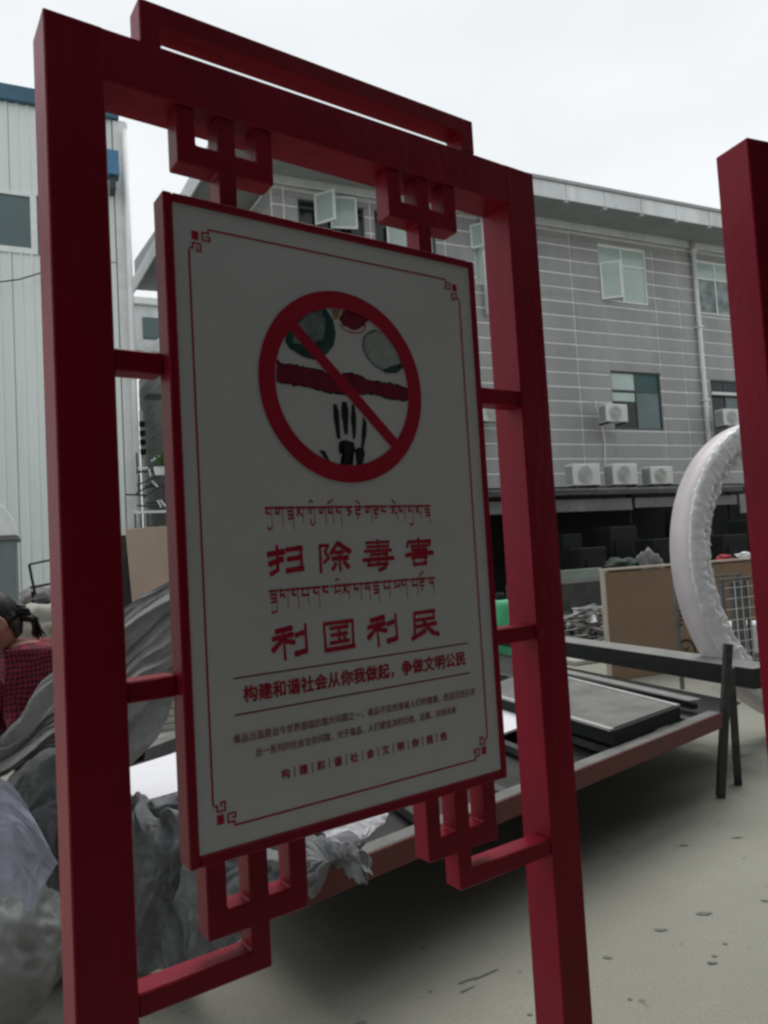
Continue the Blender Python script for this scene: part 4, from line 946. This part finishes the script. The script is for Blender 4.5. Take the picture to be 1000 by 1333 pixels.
# ------------------------------------------------------------------ far things in the gap left of the board
ann = thing('white_annex', 'small white flat-roofed annex glimpsed between warehouse and grey building', 'building', P(188, 388, 26).xy.to_3d(), GROT)
za = P(188, 388, 26).z
MB().box(-1.6, .75, 0, 4, za-1.9, za-.28).build('upper_wall', M_fascia, ann); MB().box(-1.7, .85, -.15, 4.1, za-.27, za, bev=.02).build('cornice', M_frame, ann)
MB().box(-1.6, -.55, .1, 3.9, 0, za-1.92).build('lower_wall', M_clad, ann)
MB().box(-.1, .6, -.02, -.001, za-1.5, za-.7).build('window', M_teal_g, ann)
b = MB(); b.bar((-.2, -.3, za-2.2), (.8, -.5, za-1.3), .25, .12); b.build('stair_flight', M_fascia, ann)
# awning on the side wall
aw = thing('side_awning', 'small grey awning on the side wall of the grey building', 'awning', P(206, 516, 20), GROT)
b = MB(); b.prism([(-.35, 0), (.5, 0), (.5, .62)], -.3, .5, .01); b.build('awning_sheet', M_soffit, aw)
# clutter: iron stair railing and potted plant
ir = thing('iron_railing', 'dark iron stair railing with white clutter behind the left gap', 'railing', P(195, 700, 15).xy.to_3d(), GROT)
zz = P(195, 668, 15).z
MB().box(-.35, .9, 0, .5, 0, P(195, 700, 15).z).build('dark_base', M_steel, ir)
MB().box(-.3, .95, -.03, .0, zz, zz+.05).build('hand_rail', M_frame, ir)
br = MB().box(-.28, -.25, -.02, .02, P(195, 700, 15).z, zz).build('baluster', M_steel, ir)
for k in range(1, 9): share(br, ir, (k*.12, 0, 0))
b = MB(); rs = random.Random(3)
for k in range(18):
    c = Vector((rs.uniform(-.2, .5), rs.uniform(-.1, .3), zz+rs.uniform(.1, 1.25))); a = rs.choice((0, 0, math.pi/2, .5))+rs.uniform(-.1, .1)
    dv = Vector((math.cos(a)*.22, 0, math.sin(a)*.22)); b.bar(c-dv, c+dv, rs.uniform(.03, .10), .03)
b.build('ironwork', M_steel, ir, kind='stuff')
b = MB()
for k in range(7):
    c = Vector((rs.uniform(-.1, .4), rs.uniform(-.15, .0), zz+rs.uniform(.1, 1.5))); a = rs.uniform(0, 3.1)
    dv = Vector((math.cos(a)*.1, 0, math.sin(a)*.08)); b.bar(c-dv, c+dv, .05, .03)
b.build('pale_fittings', M_frame, ir, kind='stuff')
up = thing('utility_pole', 'thin pole with dark insulators beside the warehouse corner', 'pole', P(186, 590, 18).xy.to_3d(), 0)
MB().box(-.04, .04, -.04, .04, 0, P(186, 535, 18).z).build('pole', M_pipe, up)
for k in range(4): MB().box(-.03, .1, -.1, -.05, P(186, 592-k*12, 18).z, P(186, 592-k*12, 18).z+.13).build('insulator', M_dark, up)
pl = thing('potted_plant', 'bright green leafy plant on the railing in the left gap', 'plant', P(208, 612, 14.5)-Vector((0, 0, .1)), 0)
b = MB(); b.tube([(0, 0, 0), (0, 0, .16)], .1, 14, radii=[.09, .12]); b.build('pot', M_frame, pl)
for k in range(26):
    a = rs.uniform(0, 6.28); el = rs.uniform(.2, 1.3); L_ = rs.uniform(.25, .5); d_ = Vector((math.cos(a)*math.cos(el), math.sin(a)*math.cos(el), math.sin(el)))
    lf = MB(); s_ = d_.cross(Vector((0, 0, 1))).normalized()*.035; p0_ = Vector((0, 0, .14))
    v_ = [lf.bm.verts.new(p) for p in (p0_, p0_+d_*L_*.5+s_, p0_+d_*L_-Vector((0, 0, .05)), p0_+d_*L_*.5-s_)]; lf.bm.faces.new((v_[0], v_[1], v_[2])); lf.bm.faces.new((v_[0], v_[2], v_[3]))
    lf.build('leaf', M_leaf, pl)
# leaning plywood
pw0 = P(212, 775, 8.5)
o = MB(); o.prism([(-.27, 0), (.35, 0), (.35, 1.98), (-.36, 1.95)], 0, .03, .003, Matrix.Rotation(R(-6), 4, 'X')); o = o.build('plywood_board', M_board3)
o.location = (pw0.x, pw0.y, .0); o.rotation_euler.z = GROT; tag(o, 'pale brown plywood board leaning upright behind the grey cloth', 'board')
sc_ = P(212, 775, 8.5); o.scale.z = (P(200, 684, 8.5).z)/1.96
dk = MB().box(-.6, .5, .35, .5, 0, 1.9).build('dark_locker', M_steel); dk.location = (pw0.x, pw0.y, 0); dk.rotation_euler.z = GROT; tag(dk, 'dark board standing behind the leaning plywood', 'board')

# folding chair frame and pale bench behind the worker
fc = thing('wire_chair', 'thin black metal chair frame with grey bag by the warehouse wall', 'chair', P(55, 800, 8.0).xy.to_3d(), 0)
fb = Vector(fc.location)
def q_(x, y, Y=8.0): return P(x, y, Y)-fb
b = MB()
b.tube([q_(38, 735), q_(70, 728)], .012, 6); b.tube([q_(38, 735), q_(46, 775)], .014, 6); b.tube([q_(70, 728), q_(76, 770)], .014, 6); b.tube([q_(40, 765), q_(76, 758)], .014, 6)
b.build('back_frame', M_dark, fc)
b = MB(); b.tube([q_(42, 770), q_(44, 790), q_(76, 782)], .014, 6); b.tube([q_(42, 770), q_(45, 870)], .012, 6); b.tube([q_(76, 760), q_(80, 860)], .012, 6); b.tube([q_(58, 765, 8.3), q_(60, 860, 8.3)], .012, 6)
b.build('leg', M_dark, fc)
b = MB(); b.bar(q_(42, 780), q_(78, 774), .35, .02); b.build('seat', M_rag, fc)
lump('grey_sack', P(52, 783, 8.3), (.22, .2, .17), M_rag, 'grey sack slumped by the wire chair', 'sack', 9)
lump('white_sack', P(52, 812, 6.5), (.24, .2, .16), M_wood, 'off-white sack behind the worker, left of the red post', 'sack', 12)
tag(rebase(MB().box(-.6, .8, 0, .6, 0, P(50, 824, 6.4).z, Matrix.Translation(P(50, 830, 6.4).xy.to_3d()) @ Matrix.Rotation(GROT, 4, 'Z'), bev=.01).build('low_bench', M_wood)), 'pale low bench behind the worker', 'bench')
# pale packs stacked on the ground behind left gap
b = thing('slab_stack', 'pale flat slabs stacked on the ground behind the blanket', 'stack', Pz(222, 945, 0).xy.to_3d(), GROT)
for k in range(4): MB().box(-.5, 1.2, -.2, .6, k*.065+.002, k*.065+.06, bev=.006).build('slab', M_wood, b)

# ------------------------------------------------------------------ the worker
face_az = R(-128)
pf_ = Vector((math.sin(face_az), math.cos(face_az), 0)); plf = Vector((-pf_.y, pf_.x, 0))      # facing, the worker's left
neck = P(27, 850, 2.92)
wk = thing('person', 'worker in red and black checked shirt bending over the grey cloth at left', 'person', (neck.x-pf_.x*.25, neck.y-pf_.y*.25, 0))
wb = Vector(wk.location)
def skin_mesh(name, verts, edges, radii, m_, root=0, sub=2, parent=wk):
    me_ = bpy.data.meshes.new(name); me_.from_pydata([tuple(v) for v in verts], edges, []); o_ = bpy.data.objects.new(name, me_); COL.objects.link(o_)
    md = o_.modifiers.new('skin', 'SKIN'); md.use_smooth_shade = True
    for i, r_ in enumerate(radii): me_.skin_vertices[0].data[i].radius = r_ if isinstance(r_, tuple) else (r_, r_)
    me_.skin_vertices[0].data[root].use_root = True
    sb = o_.modifiers.new('sub', 'SUBSURF'); sb.levels = sub; sb.render_levels = sub
    bpy.context.view_layer.update()
    m2 = bpy.data.meshes.new_from_object(o_.evaluated_get(bpy.context.evaluated_depsgraph_get()))
    bpy.data.objects.remove(o_); m2.materials.clear(); m2.materials.append(m_)
    for p in m2.polygons: p.use_smooth = True; p.material_index = 0
    o2 = bpy.data.objects.new(name, m2); COL.objects.link(o2); o2.parent = parent; return o2
nk = neck-wb; Z = Vector((0, 0, 1))
hip = Vector((0, 0, .92)); hip -= pf_*.05
chest = hip.lerp(nk, .6); head_c = nk+pf_*.10+Z*.13
shL = nk+plf*.17-Z*.085-pf_*.02; shR = nk-plf*.17-Z*.085-pf_*.02
elL = shL-Z*.27+pf_*.06+plf*.06; elR = shR-Z*.26+pf_*.08-plf*.05
haL = P(-22, 972, 2.52)-wb; haR = P(-80, 985, 2.45)-wb
kL = hip+plf*.11-Z*.44+pf_*.05; kR = hip-plf*.11-Z*.44+pf_*.08
aL = Vector((plf*.12+pf_*.02).to_tuple()[:2]+(.09,)); aR = Vector((-plf*.12+pf_*.10).to_tuple()[:2]+(.09,))
def hand(base, d_, side):   # five fingers curled round the cloth
    vs, es, rs_ = [base, base+d_*.07], [(0, 1)], [.026, .032]
    side_v = side
    for k, (ofs, L_) in enumerate(((-.030, .062), (-.010, .072), (.010, .070), (.030, .055))):
        p = base+d_*.085+side_v*ofs; vs += [p, p+d_*L_*.5-Z*.006, p+d_*L_*.8-Z*.026, p+d_*L_*.75-Z*.045]; n0 = len(vs)-4
        es += [(1, n0), (n0, n0+1), (n0+1, n0+2), (n0+2, n0+3)]; rs_ += [.0095, .009, .0085, .0075]
    p = base+d_*.03-side_v*.035; vs += [p, p+d_*.035-side_v*.012-Z*.012, p+d_*.055-side_v*.004-Z*.026]; n0 = len(vs)-3
    es += [(0, n0), (n0, n0+1), (n0+1, n0+2)]; rs_ += [.013, .011, .009]
    return vs, es, rs_
bv = [hip, chest, nk, nk+Z*.05+pf_*.035, shL, elL, haL, shR, elR, haR, kL, aL, kR, aR, aL+pf_*.16-Z*.05, aR+pf_*.16-Z*.05, hip+plf*.1-Z*.06, hip-plf*.1-Z*.06]
be = [(0, 1), (1, 2), (2, 3), (2, 4), (4, 5), (5, 6), (2, 7), (7, 8), (8, 9), (0, 16), (16, 10), (10, 11), (0, 17), (17, 12), (12, 13), (11, 14), (13, 15)]
br_ = [.125, .12, .06, .050, .045, .042, .027, .045, .042, .027, .055, .038, .055, .038, .035, .035, .085, .085]
for hb, ed_ in ((haL, (haL-elL).normalized()), (haR, (haR-elR).normalized())):
    sv = ed_.cross(Z).normalized(); vs, es, rs_ = hand(hb+ed_*.02, ed_, sv); n0 = len(bv); bv += vs; be += [(a+n0, c+n0) for a, c in es]; br_ += rs_
    be.append((6 if hb is haL else 9, n0))
skin_mesh('body', bv, be, br_, M_skin)
skin_mesh('shirt', [hip-Z*.06, hip+Z*.12, chest, nk+Z*.03-pf_*.035, shL+Z*.055, shR+Z*.055, elL, elR, elL.lerp(haL, .55), elR.lerp(haR, .55)],
          [(0, 1), (1, 2), (2, 3), (3, 4), (3, 5), (4, 6), (6, 8), (5, 7), (7, 9)], [.17, .165, .19, .140, .112, .112, .07, .07, .05, .05], M_plaid, root=1)
skin_mesh('trousers', [hip-Z*.02, hip+plf*.1-Z*.08, hip-plf*.1-Z*.08, kL, kR, aL+Z*.02, aR+Z*.02], [(0, 1), (0, 2), (1, 3), (2, 4), (3, 5), (4, 6)], [.15, .105, .105, .075, .075, .06, .06], M_trouser)
skin_mesh('shoes', [aL-Z*.04, aL+pf_*.17-Z*.055], [(0, 1)], [.045, .035], M_black); skin_mesh('shoes', [aR-Z*.04, aR+pf_*.17-Z*.055], [(0, 1)], [.045, .035], M_black)
# head: sculpted ellipsoid with nose, brow, jaw, ears
tilt = Matrix.Rotation(R(32), 3, 'X')
hm = Matrix((plf, -pf_, Z)).transposed()          # local x = left, -y = face, z = up
def head_pt(n_):
    x, y, z = n_
    p = Vector((x*.076, y*.098, z*.118))
    if z < -.1: p.x *= 1+.30*(z+.1); p.y *= 1+.10*(z+.1)
    if y < 0:
        f = math.exp(-((x/.16)**2+((z+.10)/.22)**2)); p.y -= .026*f*max(0, -y)             # nose
        p.y += .008*math.exp(-(((abs(x)-.38)/.16)**2+((z-.08)/.10)**2))                        # eye sockets
        p.y -= .006*math.exp(-((x/.45)**2+((z-.24)/.1)**2))                                    # brow
        p.y -= .007*math.exp(-((x/.28)**2+((z+.46)/.07)**2)) + .008*math.exp(-((x/.25)**2+((z+.80)/.12)**2))
    return p
def head_xf(p): return head_c + hm @ (tilt @ p)
g_ = bmesh.new(); bmesh.ops.create_uvsphere(g_, u_segments=48, v_segments=36, radius=1)
for v_ in g_.verts: v_.co = head_xf(head_pt(v_.co))
me = bpy.data.meshes.new('head'); g_.to_mesh(me); g_.free(); me.materials.append(M_skin)
for p in me.polygons: p.use_smooth = True
hd = bpy.data.objects.new('head', me); COL.objects.link(hd); hd.parent = wk
for s in (-1, 1):
    g_ = bmesh.new(); bmesh.ops.create_uvsphere(g_, u_segments=16, v_segments=12, radius=1)
    for v_ in g_.verts:
        c0 = v_.co.copy(); k = 1-.45*math.exp(-((c0.y/.5)**2+(c0.z/.5)**2))*(1 if c0.x*s > 0 else 0)
        v_.co = head_xf(Vector((s*(.076+.006)+c0.x*.012*k+s*c0.y*.008, .012+c0.y*.018, -.012+c0.z*.032)))
    me = bpy.data.meshes.new('ear'); g_.to_mesh(me); g_.free(); me.materials.append(M_skin)
    for p in me.polygons: p.use_smooth = True
    o = bpy.data.objects.new('ear', me); COL.objects.link(o); o.parent = hd
    g_ = bmesh.new(); bmesh.ops.create_uvsphere(g_, u_segments=12, v_segments=8, radius=.0105)
    for v_ in g_.verts: v_.co = head_xf(v_.co+Vector((s*.030, -.083, .008)))
    me = bpy.data.meshes.new('eye'); g_.to_mesh(me); g_.free(); me.materials.append(M_black); o = bpy.data.objects.new('eye', me); COL.objects.link(o); o.parent = hd
b = MB(); b.tube([head_xf(Vector((x, -.098-.004*math.cos(x*60), -.055))) for x in (-.024, -.012, 0, .012, .024)], .004, 6, radii=[.002, .004, .005, .004, .002]); b.build('mouth', M_rosy, hd, smooth=True)
# hair cap with strands and a pony tail
g_ = bmesh.new(); bmesh.ops.create_uvsphere(g_, u_segments=72, v_segments=48, radius=1)
kill = []
for v_ in g_.verts:
    c0 = v_.co.copy(); p = head_pt(c0)*1.10
    p += c0*(.004*noise.noise(Vector((c0.x*14, c0.y*14, c0.z*3))))
    if c0.y < -.35 and c0.z < .45+.25*abs(c0.x): kill.append(v_)
    elif c0.z < -.35 and c0.y < .3: kill.append(v_)
    elif c0.z < -.8: kill.append(v_)
    elif abs(c0.x) > .8 and -.45 < c0.y < .25 and c0.z < .22: kill.append(v_)
    v_.co = head_xf(p)
bmesh.ops.delete(g_, geom=kill, context='VERTS'); bmesh.ops.solidify(g_, geom=g_.faces[:], thickness=.006)
me = bpy.data.meshes.new('hair'); g_.to_mesh(me); g_.free(); me.materials.append(M_hair)
for p in me.polygons: p.use_smooth = True
ho = bpy.data.objects.new('hair', me); COL.objects.link(ho); ho.parent = hd
b = MB()
for k in range(12):
    a = R(-60+k*11); p_ = head_xf(head_pt(Vector((math.sin(a)*.98, .12, math.cos(a)*.98)))*1.14); b.box(-.006, .006, -.006, .006, -.004, .004, Matrix.Translation(p_) @ Matrix.Rotation(k*.7, 4, 'X'))
b.build('hair_clip', M_frame, hd)
b = MB()
for k in range(60):
    s0 = Vector((rnd.uniform(-.045, .045), .088+rnd.uniform(-.01, .01), rnd.uniform(-.05, .02)))
    e1 = s0+Vector((rnd.uniform(-.012, .012), .028, -.03)); e2 = Vector((rnd.uniform(-.022, .022), .125+rnd.uniform(-.012, .012), -.085)); e3 = Vector((rnd.uniform(-.03, .03), .105+rnd.uniform(-.02, .02), -.14+rnd.uniform(-.03, .02)))
    b.tube([head_xf(q) for q in (s0, e1, e2, e3)], .004, 4, radii=[.006, .006, .005, .001])
b.build('tied_hair', M_hair, hd, smooth=True)
b = MB()
for k in range(190):
    th0 = rnd.uniform(-1.5, 1.5); pts_ = []
    for t_ in range(6):
        ph = .15+t_*.34; d_ = Vector((math.sin(th0)*math.sin(ph), .25+.75*math.sin(ph)*math.cos(th0), math.cos(ph)*1.0)).normalized()
        pts_.append(head_xf(head_pt(d_)*(1.115+rnd.uniform(-.01, .012))))
    b.tube(pts_, .0022, 4, radii=[.002, .0028, .003, .0028, .002, .001])
b.build('hair_strands', M_hair, hd, smooth=True)
